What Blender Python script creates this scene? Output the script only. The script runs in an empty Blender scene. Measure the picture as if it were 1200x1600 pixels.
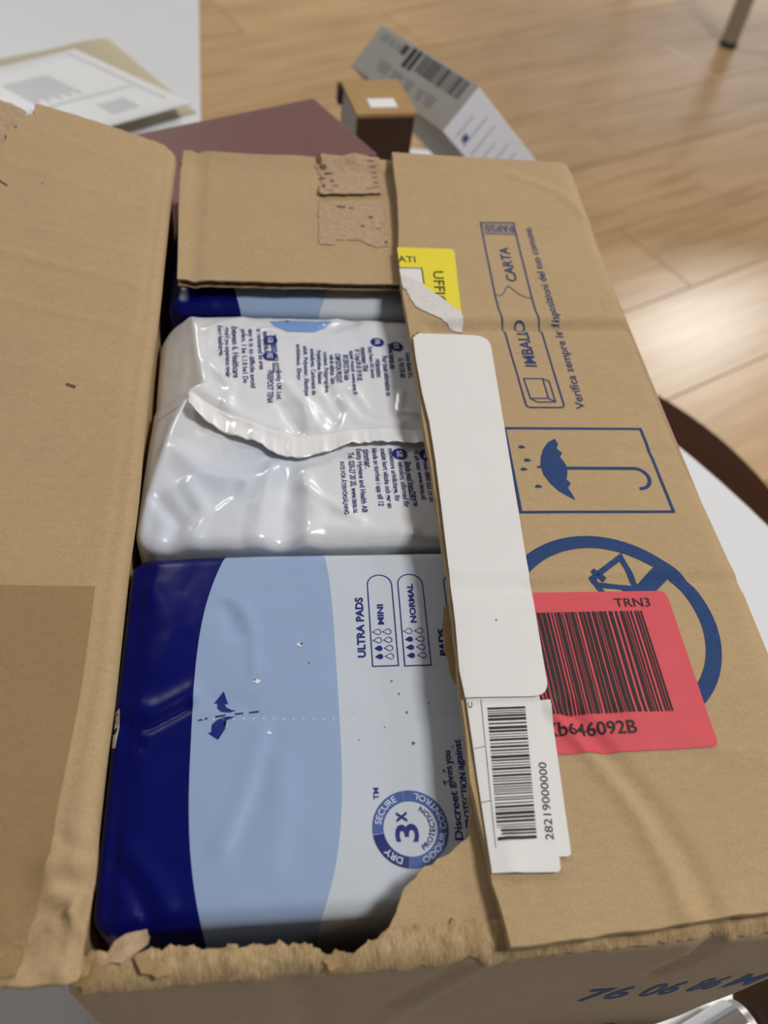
import bpy, bmesh, math, random
from mathutils import Vector, Matrix, noise
from mathutils.geometry import delaunay_2d_cdt

random.seed(7)
scene = bpy.context.scene
COL = scene.collection

# ------------------------------------------------------------------ camera
TOP = 0.610            # height of the carton's closed flap above the floor
TABLE = 0.420          # height of the round table top
cam_d = bpy.data.cameras.new('camera')
cam = bpy.data.objects.new('camera', cam_d)
COL.objects.link(cam)
cam_d.sensor_fit = 'VERTICAL'
cam_d.sensor_height = 36.0
cam_d.lens = 1334.0 / 1600.0 * 36.0
cam_d.clip_start = 0.01
ax = Vector((0.99019671, -0.09011519, 0.10672266))      # camera right, in the room
ay = Vector((-0.00406877, -0.78233609, -0.62284323))    # camera down
az = Vector((0.13962062, 0.61630309, -0.77503328))      # viewing direction
rot = Matrix((ax, -ay, -az)).transposed()
cam.matrix_world = Matrix.Translation((0, 0, TOP + 0.25)) @ rot.to_4x4()
cam_d.dof.use_dof = True
cam_d.dof.focus_distance = 0.315
cam_d.dof.aperture_fstop = 9.5
scene.camera = cam

# ------------------------------------------------------------------ world, lamps, exposure
world = bpy.data.worlds.new('room_light')
scene.world = world
world.use_nodes = True
bg = world.node_tree.nodes['Background']
bg.inputs[0].default_value = (0.93, 0.96, 1.0, 1)
bg.inputs[1].default_value = 0.10

def panel_lamp(loc, size, power, col=(1.0, 0.985, 0.965)):
    d = bpy.data.lights.new('ceiling_panel', 'AREA')
    d.shape = 'RECTANGLE'; d.size, d.size_y = size
    d.energy = power; d.color = col
    o = bpy.data.objects.new('ceiling_panel', d)
    o.location = loc                     # an area lamp shines straight down by default
    COL.objects.link(o)
    return o
panel_lamp((1.32, 0.08, 2.74), (0.60, 0.60), 46)
panel_lamp((3.05, 4.7, 2.74), (0.80, 0.80), 105)
panel_lamp((-1.2, 3.3, 2.74), (0.60, 0.60), 44)

vs = scene.view_settings
vs.view_transform = 'Standard'
vs.look = 'None'
vs.gamma = 1.0
vs.use_curve_mapping = False
vs.exposure = 0.07

# ------------------------------------------------------------------ node helpers
class NT:
    def __init__(s, name):
        s.m = bpy.data.materials.new(name)
        s.m.use_nodes = True
        s.t = s.m.node_tree
        s.b = s.t.nodes['Principled BSDF']
    def n(s, kind, **props):
        nd = s.t.nodes.new(kind)
        for k, v in props.items():
            setattr(nd, k, v)
        return nd
    def put(s, sock, v):
        if isinstance(v, bpy.types.NodeSocket):
            s.t.links.new(v, sock)
        else:
            sock.default_value = v
    def math(s, op, a, b=0.0, c=None):
        nd = s.n('ShaderNodeMath', operation=op)
        s.put(nd.inputs[0], a); s.put(nd.inputs[1], b)
        if c is not None: s.put(nd.inputs[2], c)
        return nd.outputs[0]
    def mix(s, f, a, b):
        nd = s.n('ShaderNodeMix', data_type='RGBA')
        s.put(nd.inputs[0], f)
        s.put(nd.inputs[6], a if isinstance(a, bpy.types.NodeSocket) else (*a, 1))
        s.put(nd.inputs[7], b if isinstance(b, bpy.types.NodeSocket) else (*b, 1))
        return nd.outputs[2]
    def coords(s):
        return s.n('ShaderNodeTexCoord').outputs['Object']
    def noise(s, vec, scale, detail=4, rough=0.5):
        nd = s.n('ShaderNodeTexNoise')
        s.put(nd.inputs['Vector'], vec)
        nd.inputs['Scale'].default_value = scale
        nd.inputs['Detail'].default_value = detail
        nd.inputs['Roughness'].default_value = rough
        return nd.outputs['Fac']
    def mapping(s, vec, scale, rot=(0, 0, 0)):
        nd = s.n('ShaderNodeMapping')
        s.put(nd.inputs[0], vec)
        nd.inputs['Scale'].default_value = scale
        nd.inputs['Rotation'].default_value = rot
        return nd.outputs[0]
    def ramp(s, f, lo, hi):
        nd = s.n('ShaderNodeMapRange')
        s.put(nd.inputs[0], f)
        nd.inputs[1].default_value = lo; nd.inputs[2].default_value = hi
        return nd.outputs[0]
    def bump(s, h, strength, dist=0.001, prev=None):
        nd = s.n('ShaderNodeBump')
        s.put(nd.inputs['Height'], h)
        nd.inputs['Strength'].default_value = strength
        nd.inputs['Distance'].default_value = dist
        if prev is not None: s.put(nd.inputs['Normal'], prev)
        return nd.outputs[0]
    def out(s, color=None, rough=None, normal=None, spec=None, metal=None):
        b = s.b.inputs
        if color is not None: s.put(b['Base Color'], color if isinstance(color, bpy.types.NodeSocket) else (*color, 1))
        if rough is not None: s.put(b['Roughness'], rough)
        if normal is not None: s.put(b['Normal'], normal)
        if spec is not None: b['Specular IOR Level'].default_value = spec
        if metal is not None: b['Metallic'].default_value = metal
        return s.m

def lin(r, g, b):
    return tuple(((c / 255) / 12.92 if c / 255 < 0.04045 else ((c / 255 + 0.055) / 1.055) ** 2.4) for c in (r, g, b))

def plain(name, col, rough=0.5, spec=0.5, metal=0.0, var=0.0, scale=60, bump=0.0):
    t = NT(name)
    c = col
    nrm = None
    if var or bump:
        v = t.coords()
        f = t.noise(v, scale)
        if var: c = t.mix(f, tuple(x * (1 - var) for x in col), tuple(min(1, x * (1 + var)) for x in col))
        if bump: nrm = t.bump(f, bump)
    return t.out(c, rough, nrm, spec, metal)

def cardboard(name, col, axis=1, flute=0.35):
    t = NT(name)
    v = t.coords()
    fine = t.noise(v, 1500, 2, 0.6)
    mid = t.noise(t.mapping(v, (1, 2.2, 1)), 210, 4, 0.6)
    big = t.noise(v, 22, 3)
    dark = tuple(x * 0.66 for x in col); light = tuple(min(1, x * 1.28) for x in col)
    c = t.mix(t.ramp(fine, 0.3, 0.7), dark, light)
    c2 = t.mix(t.ramp(mid, 0.3, 0.7), tuple(x * 0.86 for x in col), tuple(min(1, x * 1.1) for x in col))
    c = t.mix(0.55, c, c2)
    c3 = t.mix(t.ramp(big, 0.3, 0.7), tuple(x * 0.9 for x in col), tuple(min(1, x * 1.06) for x in col))
    c = t.mix(0.35, c, c3)
    sep = t.n('ShaderNodeSeparateXYZ'); t.put(sep.inputs[0], v)
    w = t.math('SINE', t.math('MULTIPLY', sep.outputs[axis], 2 * math.pi / 0.0062))
    wob = t.math('MULTIPLY', w, t.ramp(t.noise(v, 14, 2), 0.35, 0.7))
    nb = t.bump(wob, flute * 0.45, 0.00012)
    nb = t.bump(mid, 0.25, 0.0004, nb)
    nb = t.bump(fine, 0.15, 0.0002, nb)
    return t.out(c, 0.85, nb, 0.25)

KRAFT = (0.46, 0.325, 0.175)
M = {}
M['kraft'] = cardboard('kraft_board', KRAFT, 1)
M['kraft_x'] = cardboard('kraft_board_cross', KRAFT, 0)
M['kraft_layer'] = cardboard('kraft_layer', (0.34, 0.225, 0.105), 1, 0.2)  # browner board, darkened further for the light falling off at the near end
M['kraft_out'] = cardboard('kraft_outer_liner', (0.40, 0.285, 0.175), 0, 0.15)
M['torn'] = plain('torn_paper_core', (0.44, 0.31, 0.20), 0.95, 0.1, 0, 0.3, 400, 0.5)
M['torn_dark'] = plain('hole_shade_stain', (0.15, 0.092, 0.055), 0.95, 0.1, 0, 0.3, 400, 0.5)  # dark brown for the shade in torn gaps, also the flap stains
t = NT('torn_fibre')
v = t.coords()
f1 = t.noise(t.mapping(v, (3.2, 1, 0.6)), 420, 4, 0.65)
f2 = t.noise(v, 60, 3, 0.5)
c = t.mix(t.ramp(f1, 0.3, 0.7), (0.33, 0.22, 0.105), (0.58, 0.43, 0.245))
c = t.mix(t.math('MULTIPLY', t.ramp(f2, 0.4, 0.7), 0.5), c, (0.44, 0.30, 0.13))
M['fibre'] = t.out(c, 0.95, t.bump(f1, 0.8, 0.0008), 0.1)
M['flute'] = plain('fluting_paper', (0.30, 0.20, 0.11), 0.9, 0.1, 0, 0.2, 300)
M['ink'] = plain('carton_ink', (0.022, 0.055, 0.16), 0.75, 0.2, 0, 0.35, 900)
M['ink_pale'] = plain('carton_ink_half_tone', (0.30, 0.235, 0.17), 0.8, 0.2, 0, 0.2, 900)
M['black'] = plain('label_black', (0.018, 0.016, 0.016), 0.6, 0.3)
M['red'] = plain('red_label_paper', (0.64, 0.082, 0.10), 0.6, 0.3, 0, 0.08, 90)
M['yellow'] = plain('yellow_label_paper', (0.80, 0.66, 0.03), 0.5, 0.4, 0, 0.05, 90)
M['paper'] = plain('white_label_paper', (0.74, 0.725, 0.70), 0.55, 0.35, 0, 0.02, 40)
M['paper_torn'] = plain('torn_white_paper', (0.66, 0.63, 0.61), 0.9, 0.1, 0, 0.12, 300, 0.3)
M['navy'] = plain('film_navy_ink', (0.008, 0.015, 0.17), 0.4, 0.4)
M['mid_ink'] = plain('film_mid_blue_ink', (0.055, 0.11, 0.33), 0.4, 0.4)
M['white_ink'] = plain('film_white_ink', (0.60, 0.66, 0.76), 0.4, 0.4)
M['grey_ink'] = plain('grey_print', (0.30, 0.30, 0.31), 0.6, 0.3)
M['pale_ink'] = plain('pale_grey_print', (0.52, 0.53, 0.55), 0.6, 0.3)
M['faint_ink'] = plain('faint_grey_print', (0.60, 0.61, 0.62), 0.6, 0.3)
M['speck'] = plain('speck_white', (0.8, 0.8, 0.78), 0.6, 0.3)
M['speck_dark'] = plain('speck_dark', (0.12, 0.12, 0.13), 0.6, 0.3)

def film_normal(t, v, s1=0.25, s2=0.12):
    a = t.noise(t.mapping(v, (1, 0.5, 1), (0, 0, 0.5)), 38, 3, 0.5)
    b = t.noise(v, 160, 2, 0.5)
    n = t.bump(a, s1, 0.004)
    return t.bump(b, s2, 0.0006, n)

def film_bands(name, cx, cy, d, w):
    """printed wrapper: dark blue | light blue | white, with curved borders."""
    t = NT(name)
    v = t.coords()
    sep = t.n('ShaderNodeSeparateXYZ'); t.put(sep.inputs[0], v)
    x, y = sep.outputs[0], sep.outputs[1]
    def border(x0, amp, yc, ys, p):
        q = t.math('ABSOLUTE', t.math('DIVIDE', t.math('SUBTRACT', y, yc), ys))
        return t.math('ADD', x0, t.math('MULTIPLY', t.math('POWER', q, p), amp))
    f1 = t.math('GREATER_THAN', x, border(*d))
    f2 = t.math('GREATER_THAN', x, border(*w))
    c = t.mix(f1, (0.001, 0.003, 0.105), (0.295, 0.395, 0.59))
    c = t.mix(f2, c, (0.545, 0.595, 0.655))
    return t.out(c, 0.32, film_normal(t, v, 0.14, 0.08), 0.2)

def film_white(name):
    t = NT(name)
    v = t.coords()
    sep = t.n('ShaderNodeSeparateXYZ'); t.put(sep.inputs[0], v)
    f = t.ramp(t.noise(v, 16, 2), 0.45, 0.75)
    c = t.mix(f, (0.73, 0.74, 0.76), (0.56, 0.63, 0.75))
    return t.out(c, 0.24, film_normal(t, v, 0.3, 0.16), 0.55)

M['film_back'] = film_white('white_film')
M['film_side'] = plain('film_end', (0.66, 0.67, 0.70), 0.3, 0.5, 0, 0.05, 40, 0.2)
M['film_fin'] = plain('film_fin', (0.80, 0.80, 0.80), 0.2, 0.6, 0, 0.03, 40, 0.1)

def wood(name):
    t = NT(name)
    v = t.coords()
    oi = t.n('ShaderNodeObjectInfo')
    off = t.n('ShaderNodeVectorMath', operation='ADD'); t.put(off.inputs[0], v)
    cmb = t.n('ShaderNodeCombineXYZ')
    t.put(cmb.inputs[0], t.math('MULTIPLY', oi.outputs['Random'], 37.0))
    t.put(cmb.inputs[1], t.math('MULTIPLY', oi.outputs['Random'], 91.0))
    t.put(off.inputs[1], cmb.outputs[0])
    p = off.outputs[0]
    g = t.noise(t.mapping(p, (1.3, 15, 1)), 3.2, 5, 0.55)
    g2 = t.noise(t.mapping(p, (2.2, 60, 1)), 5, 3, 0.5)
    big = t.noise(t.mapping(p, (1.0, 6, 1)), 2.2, 3, 0.5)
    c = t.mix(t.ramp(g, 0.34, 0.66), (0.40, 0.24, 0.105), (0.56, 0.37, 0.18))
    c = t.mix(t.math('MULTIPLY', t.ramp(g2, 0.45, 0.75), 0.30), c, (0.34, 0.20, 0.09))
    c = t.mix(t.math('MULTIPLY', t.ramp(big, 0.4, 0.7), 0.40), c, (0.58, 0.38, 0.19))
    tone = t.math('ADD', 0.93, t.math('MULTIPLY', oi.outputs['Random'], 0.14))
    hs = t.n('ShaderNodeHueSaturation'); t.put(hs.inputs['Color'], c); t.put(hs.inputs['Value'], tone)
    return t.out(hs.outputs[0], 0.31, t.bump(g2, 0.06, 0.0005), 0.5)
M['wood'] = wood('laminate_oak')
M['floor_base'] = plain('floor_underlay', (0.10, 0.06, 0.03), 0.8)
M['white_top'] = plain('white_laminate', (0.70, 0.715, 0.73), 0.35, 0.5, 0, 0.015, 30)
M['white_edge'] = plain('white_edging', (0.62, 0.62, 0.61), 0.45)
M['dark_wood'] = plain('dark_brown_veneer', (0.040, 0.014, 0.006), 0.7, 0.06, 0, 0.25, 18)
M['steel'] = plain('grey_steel', (0.42, 0.41, 0.39), 0.35, 0.5, 0.8)
M['chrome'] = plain('chrome', (0.80, 0.81, 0.83), 0.09, 0.5, 1.0)
M['rubber'] = plain('black_rubber', (0.02, 0.02, 0.02), 0.7)
M['mauve'] = plain('mauve_card', (0.185, 0.090, 0.080), 0.33, 0.5, 0, 0.05, 40)
M['beige'] = plain('beige_padded_paper', (0.50, 0.44, 0.29), 0.6, 0.3, 0, 0.06, 30, 0.1)
M['envelope'] = plain('white_plastic_mailer', (0.76, 0.77, 0.77), 0.4, 0.4, 0, 0.04, 14)
M['box_brown'] = plain('small_brown_card', (0.40, 0.25, 0.105), 0.8, 0.2, 0, 0.1, 60)
M['box_dark'] = plain('dark_shaded_card', (0.060, 0.026, 0.014), 0.6, 0.3)  # brown box card with the shade of its unlit front in the colour
M['box_grey'] = plain('grey_card_print', (0.42, 0.405, 0.37), 0.6, 0.3, 0, 0.04, 40)
M['box_white'] = plain('white_card_gloss', (0.84, 0.86, 0.94), 0.4, 0.45)
M['wrapper'] = plain('dark_brown_wrapper', (0.045, 0.022, 0.014), 0.35, 0.5, 0, 0.5, 30, 0.6)
M['wrapper_mark'] = plain('wrapper_russet_mark', (0.22, 0.06, 0.03), 0.4, 0.5)

# ------------------------------------------------------------------ scene helpers
def tag(o, label, cat, group=None):
    o['label'] = label; o['category'] = cat
    if group: o['group'] = group
    return o

def thing(name, loc, label, cat, group=None):
    o = bpy.data.objects.new(name, None)
    o.empty_display_size = 0.02
    o.location = loc
    COL.objects.link(o)
    return tag(o, label, cat, group)

def origin_of(p):
    v = Vector((0, 0, 0))
    while p is not None:
        v += p.location; p = p.parent
    return v

def build(name, verts, faces, mat, parent=None, smooth=False, label=None):
    """verts in world metres; the mesh is stored relative to its parent."""
    o0 = origin_of(parent)
    me = bpy.data.meshes.new(name)
    me.from_pydata([tuple(Vector(v) - o0) for v in verts], [], faces)
    me.validate()
    me.materials.append(mat)
    if smooth:
        me.polygons.foreach_set('use_smooth', [True] * len(me.polygons))
    me.update()
    o = bpy.data.objects.new(name, me)
    COL.objects.link(o)
    if parent is not None: o.parent = parent
    if label: o['label'] = label
    return o

def fix_normals(o):
    bm = bmesh.new(); bm.from_mesh(o.data)
    bmesh.ops.recalc_face_normals(bm, faces=bm.faces)
    bm.to_mesh(o.data); bm.free()
    return o

def mm(x, y, z):
    """carton millimetres (z measured from the closed flap) to room metres"""
    return (x / 1000, y / 1000, TOP + z / 1000)

def inside(poly, x, y):
    c = False; j = len(poly) - 1
    for i in range(len(poly)):
        xi, yi = poly[i]; xj, yj = poly[j]
        if (yi > y) != (yj > y) and x < (xj - xi) * (y - yi) / (yj - yi) + xi: c = not c
        j = i
    return c

def densify(poly, step, closed=True):
    out = []
    n = len(poly)
    for i in range(n if closed else n - 1):
        a = poly[i]; b = poly[(i + 1) % n]
        d = math.hypot(b[0] - a[0], b[1] - a[1]); k = max(1, int(round(d / step)))
        for q in range(k):
            t = q / k
            out.append((a[0] + (b[0] - a[0]) * t, a[1] + (b[1] - a[1]) * t))
    if not closed: out.append(poly[-1])
    return out

def ragged(line, step, amp, seed=0):
    """an open polyline made finer and torn-looking"""
    r = random.Random(seed)
    pts = densify(line, step, False)
    o = []
    for i, (x, y) in enumerate(pts):
        k = 0 if i in (0, len(pts) - 1) else 1
        o.append((x + k * r.uniform(-amp, amp), y + k * r.uniform(-amp, amp)))
    return o

def rounded(poly, radii, seg=5):
    out = []
    n = len(poly)
    for i in range(n):
        p = Vector(poly[i]); a = Vector(poly[i - 1]); b = Vector(poly[(i + 1) % n])
        r = radii[i] if isinstance(radii, (list, tuple)) else radii
        if r <= 0: out.append(tuple(p)); continue
        da = (a - p).normalized(); db = (b - p).normalized()
        s = p + da * r; e = p + db * r
        for k in range(seg + 1):
            t = k / seg
            q = s * (1 - t) ** 2 + p * 2 * t * (1 - t) + e * t * t
            out.append(tuple(q))
    return out

def triangulate(outline, step):
    pts = densify(outline, step)
    n = len(pts)
    xs = [p[0] for p in pts]; ys = [p[1] for p in pts]
    extra = []
    y = min(ys) + step * 0.5; row = 0
    while y < max(ys):
        x = min(xs) + (0.5 if row % 2 else 1.0) * step * 0.5
        while x < max(xs):
            if inside(pts, x, y):
                extra.append((x, y))
            x += step
        y += step * 0.87; row += 1
    if extra:                                       # keep grid points off the rim
        keep = []
        cell = {}
        for p in pts: cell.setdefault((int(p[0] // step), int(p[1] // step)), []).append(p)
        for e in extra:
            ci, cj = int(e[0] // step), int(e[1] // step); ok = True
            for i in (-1, 0, 1):
                for j in (-1, 0, 1):
                    for p in cell.get((ci + i, cj + j), ()):
                        if (p[0] - e[0]) ** 2 + (p[1] - e[1]) ** 2 < (0.45 * step) ** 2: ok = False
            if ok: keep.append(e)
        extra = keep
    vv = [Vector(p) for p in pts + extra]
    v2, e2, f2, *_ = delaunay_2d_cdt(vv, [], [list(range(n))], 1, 1e-6)
    return [(v.x, v.y) for v in v2], [list(f) for f in f2]

def sheet(name, outline, fm, th, step, mat, parent, smooth=True, label=None, off=0.0):
    """a sheet with thickness th (mm) on the surface fm(u, v, offset) -> carton mm"""
    v2, f2 = triangulate(outline, step)
    top = [mm(*fm(u, v, off)) for u, v in v2]
    if th <= 0:
        o = build(name, top, f2, mat, parent, smooth, label)
        return o
    n = len(top)
    bot = [mm(*fm(u, v, off - th)) for u, v in v2]
    cnt = {}
    fl = []
    for f in f2:
        fl.append(f)
        fl.append([i + n for i in reversed(f)])
        for i in range(len(f)):
            a, b = f[i], f[(i + 1) % len(f)]
            cnt[(a, b)] = cnt.get((a, b), 0) + 1
    rim = [(a, b) for (a, b) in cnt if (b, a) not in cnt]
    verts = top + bot
    for a, b in rim:                                # own rim vertices: crisp cut edge
        i = len(verts)
        verts += [top[a], top[b], bot[b], bot[a]]
        fl.append([i + 3, i + 2, i + 1, i])
    return build(name, verts, fl, mat, parent, smooth, label)

def flat(zf):
    return lambda u, v, o: (u, v, zf(u, v) + o)

# --- printing: 2D shapes laid on a surface
_txt = {}
def text2d(body, bold=0.0):
    key = (body, bold)
    if key in _txt: return _txt[key]
    cu = bpy.data.curves.new('lettering', 'FONT')
    cu.body = body; cu.resolution_u = 3; cu.offset = bold
    ob = bpy.data.objects.new('lettering', cu)
    COL.objects.link(ob)
    dg = bpy.context.evaluated_depsgraph_get()
    me = bpy.data.meshes.new_from_object(ob.evaluated_get(dg))
    vs_ = [(v.co.x, v.co.y) for v in me.vertices]
    fs = [list(p.vertices) for p in me.polygons]
    bpy.data.objects.remove(ob); bpy.data.curves.remove(cu); bpy.data.meshes.remove(me)
    _txt[key] = (vs_, fs)
    return _txt[key]

class Print:
    """collects flat print shapes (mm on the surface) and lays them on it"""
    def __init__(s): s.v = []; s.f = []
    def add(s, vs_, fs):
        n = len(s.v); s.v += [tuple(p) for p in vs_]; s.f += [[i + n for i in f] for f in fs]
    def text(s, body, o, U, V, bold=0.0):
        """fit the text's box on origin o, full-width vector U, full-height vector V"""
        vs_, fs = text2d(body, bold)
        if not vs_: return
        x0 = min(p[0] for p in vs_); x1 = max(p[0] for p in vs_)
        y0 = min(p[1] for p in vs_); y1 = max(p[1] for p in vs_)
        s.add([(o[0] + U[0] * (p[0] - x0) / (x1 - x0) + V[0] * (p[1] - y0) / (y1 - y0),
                o[1] + U[1] * (p[0] - x0) / (x1 - x0) + V[1] * (p[1] - y0) / (y1 - y0)) for p in vs_], fs)
    def arc(s, body, c, r, h, a0, a1, up, inward=False, bold=0.0):
        """text on an arc; angles in degrees in the print's own upright frame (right, up)"""
        vs_, fs = text2d(body, bold)
        x0 = min(p[0] for p in vs_); x1 = max(p[0] for p in vs_)
        y1 = max(p[1] for p in vs_); y0 = min(0, 0)
        R, U = up
        pts = []
        for p in vs_:
            t = (p[0] - x0) / (x1 - x0); a = math.radians(a0 + (a1 - a0) * t)
            hh = (p[1] - y0) / (y1 - y0) * h
            rr = r - hh if inward else r + hh
            q = (math.cos(a) * rr, math.sin(a) * rr)
            pts.append((c[0] + R[0] * q[0] + U[0] * q[1], c[1] + R[1] * q[0] + U[1] * q[1]))
        s.add(pts, fs)
    def poly(s, pts): s.add(pts, [list(range(len(pts)))])
    def rect(s, x0, y0, x1, y1): s.poly([(x0, y0), (x1, y0), (x1, y1), (x0, y1)])
    def stroke(s, pts, w, closed=False):
        n = len(pts); L = []; Rr = []
        for i in range(n):
            if closed: a, b = pts[i - 1], pts[(i + 1) % n]
            else: a, b = pts[max(0, i - 1)], pts[min(n - 1, i + 1)]
            p = Vector(pts[i])
            d1 = (p - Vector(a)); d2 = (Vector(b) - p)
            d1 = d1.normalized() if d1.length > 1e-9 else d2.normalized()
            d2 = d2.normalized() if d2.length > 1e-9 else d1
            t = (d1 + d2).normalized(); nrm = Vector((-t.y, t.x))
            k = 1 / max(0.35, nrm.dot(Vector((-d1.y, d1.x))))
            L.append(tuple(p + nrm * w / 2 * k)); Rr.append(tuple(p - nrm * w / 2 * k))
        fs = [[i, (i + 1) % n, n + (i + 1) % n, n + i] for i in range(n if closed else n - 1)]
        s.add(L + Rr, fs)
    def ring(s, c, ro, ri, a0=0, a1=360, seg=64, sx=1, sy=1):
        vs_ = []; 
        for k in range(seg + 1):
            a = math.radians(a0 + (a1 - a0) * k / seg)
            vs_.append((c[0] + math.cos(a) * ro * sx, c[1] + math.sin(a) * ro * sy))
            vs_.append((c[0] + math.cos(a) * ri * sx, c[1] + math.sin(a) * ri * sy))
        s.add(vs_, [[2 * k, 2 * k + 2, 2 * k + 3, 2 * k + 1] for k in range(seg)])
    def lay_each(s, name, fm, off, mat, parent, step=4.0):
        for f in s.f:
            one = Print(); one.v = [s.v[i] for i in f]; one.f = [list(range(len(f)))]
            one.lay(name, fm, off, mat, parent, step)
    def lay(s, name, fm, off, mat, parent, step=4.0, clip=None):
        bm = bmesh.new()
        vv = [bm.verts.new((p[0], p[1], 0)) for p in s.v]
        for f in s.f:
            try: bm.faces.new([vv[i] for i in f])
            except ValueError: pass
        bmesh.ops.triangulate(bm, faces=[f for f in bm.faces if len(f.verts) > 4])
        if clip:
            for co, no in clip:
                bmesh.ops.bisect_plane(bm, geom=bm.verts[:] + bm.edges[:] + bm.faces[:], plane_co=co, plane_no=no, clear_outer=True)
        xs = [v.co.x for v in bm.verts]; ys = [v.co.y for v in bm.verts]
        for axis, lo, hi in ((0, min(xs), max(xs)), (1, min(ys), max(ys))):
            k = math.ceil(lo / step) * step
            while k < hi:
                co = (k, 0, 0) if axis == 0 else (0, k, 0)
                no = (1, 0, 0) if axis == 0 else (0, 1, 0)
                bmesh.ops.bisect_plane(bm, geom=bm.verts[:] + bm.edges[:] + bm.faces[:], plane_co=co, plane_no=no)
                k += step
        bmesh.ops.delete(bm, geom=[v for v in bm.verts if not v.link_faces], context='VERTS')
        bm.verts.index_update()
        vs_ = [mm(*fm(v.co.x, v.co.y, off)) for v in bm.verts]
        fs = [[v.index for v in f.verts] for f in bm.faces]
        bm.free()
        o = build(name, vs_, fs, mat, parent, True)
        up = sum((p.normal.z * p.area for p in o.data.polygons), 0.0)
        return o

def prism(name, corners, axis, mat, parent, bevel=0.0, smooth=False, label=None):
    """box-like solid: polygon corners (world) pushed along axis vector"""
    bm = bmesh.new()
    a = [bm.verts.new(c) for c in corners]
    b = [bm.verts.new(Vector(c) + Vector(axis)) for c in corners]
    n = len(a)
    bm.faces.new(a); bm.faces.new(b[::-1])
    for i in range(n): bm.faces.new([a[i], b[i], b[(i + 1) % n], a[(i + 1) % n]])
    bmesh.ops.recalc_face_normals(bm, faces=bm.faces)
    if bevel: bmesh.ops.bevel(bm, geom=bm.edges[:], offset=bevel, segments=2, profile=0.5, affect='EDGES')
    bm.verts.index_update()
    o = build(name, [v.co.copy() for v in bm.verts], [[v.index for v in f.verts] for f in bm.faces], mat, parent, smooth, label)
    bm.free()
    return o

def lathe(name, prof, c, mat, parent, seg=64, label=None, smooth=True):
    """profile of (radius, z) turned about a vertical axis through c"""
    vs_ = []; fs = []
    n = len(prof)
    for k in range(seg):
        a = 2 * math.pi * k / seg
        for r, z in prof: vs_.append((c[0] + r * math.cos(a), c[1] + r * math.sin(a), z))
    for k in range(seg):
        k2 = (k + 1) % seg
        for i in range(n - 1):
            fs.append([k * n + i, k2 * n + i, k2 * n + i + 1, k * n + i + 1])
    o = build(name, vs_, fs, mat, parent, False, label)
    bm = bmesh.new(); bm.from_mesh(o.data)
    bmesh.ops.remove_doubles(bm, verts=bm.verts, dist=1e-6)
    bmesh.ops.holes_fill(bm, edges=bm.edges, sides=0)
    bmesh.ops.recalc_face_normals(bm, faces=bm.faces)
    bm.to_mesh(o.data); bm.free()
    if smooth:
        o.data.polygons.foreach_set('use_smooth', [True] * len(o.data.polygons))
        try: o.data.set_sharp_from_angle(angle=math.radians(35))
        except Exception: pass
    return o

def rod(name, a, b, r0, r1, mat, parent, seg=24):
    a = Vector(a); b = Vector(b); d = (b - a).normalized()
    x = d.orthogonal().normalized(); y = d.cross(x)
    vs_ = []
    for p, r in ((a, r0), (b, r1)):
        for k in range(seg):
            t = 2 * math.pi * k / seg
            vs_.append(p + x * math.cos(t) * r + y * math.sin(t) * r)
    fs = [[k, (k + 1) % seg, seg + (k + 1) % seg, seg + k] for k in range(seg)]
    fs += [list(range(seg))[::-1], list(range(seg, 2 * seg))]
    o = build(name, vs_, fs, mat, parent, True)
    try: o.data.set_sharp_from_angle(angle=math.radians(40))
    except Exception: pass
    return o

# ------------------------------------------------------------------ floor
fl = build('floor', [(-3, -2, -0.03), (4.5, -2, -0.03), (4.5, 5.5, -0.03), (-3, 5.5, -0.03),
                     (-3, -2, -0.0085), (4.5, -2, -0.0085), (4.5, 5.5, -0.0085), (-3, 5.5, -0.0085)],
           [[0, 3, 2, 1], [4, 5, 6, 7], [0, 1, 5, 4], [1, 2, 6, 5], [2, 3, 7, 6], [3, 0, 4, 7]], M['floor_base'])
fl['kind'] = 'structure'
fl['label'] = 'oak laminate plank floor'
def slab(name, a, b, mat, label):
    (x0, y0, z0), (x1, y1, z1) = a, b
    o = build(name, [(x0, y0, z0), (x1, y0, z0), (x1, y1, z0), (x0, y1, z0), (x0, y0, z1), (x1, y0, z1), (x1, y1, z1), (x0, y1, z1)],
              [[0, 3, 2, 1], [4, 5, 6, 7], [0, 1, 5, 4], [1, 2, 6, 5], [2, 3, 7, 6], [3, 0, 4, 7]], mat)
    o['kind'] = 'structure'; o['label'] = label
    return o
M['wall'] = plain('painted_wall', (0.48, 0.51, 0.56), 0.9, 0.2, 0, 0.02, 20)
M['ceiling'] = plain('painted_ceiling', (0.58, 0.61, 0.66), 0.9, 0.2, 0, 0.02, 20)
slab('wall_left', (-3.1, -2.1, -0.03), (-3.0, 5.6, 2.8), M['wall'], 'plain painted side wall')
slab('wall_right', (4.5, -2.1, -0.03), (4.6, 5.6, 2.8), M['wall'], 'plain painted side wall')
slab('wall_back', (-3.1, 5.5, -0.03), (4.6, 5.6, 2.8), M['wall'], 'plain painted far wall')
slab('wall_front', (-3.1, -2.1, -0.03), (4.6, -2.0, 2.8), M['wall'], 'plain painted wall behind the camera')
slab('ceiling', (-3.1, -2.1, 2.8), (4.6, 5.6, 2.9), M['ceiling'], 'plain painted ceiling')
PL, PW = 1.28, 0.192
bm = bmesh.new()
bmesh.ops.create_cube(bm, size=1.0)
bmesh.ops.scale(bm, vec=(PL - 0.0012, PW - 0.0012, 0.008), verts=bm.verts)
bmesh.ops.bevel(bm, geom=[e for e in bm.edges if all(v.co.z > 0 for v in e.verts)], offset=0.0012, segments=1, affect='EDGES')
plank_me = bpy.data.meshes.new('plank'); bm.to_mesh(plank_me); bm.free()
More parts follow.
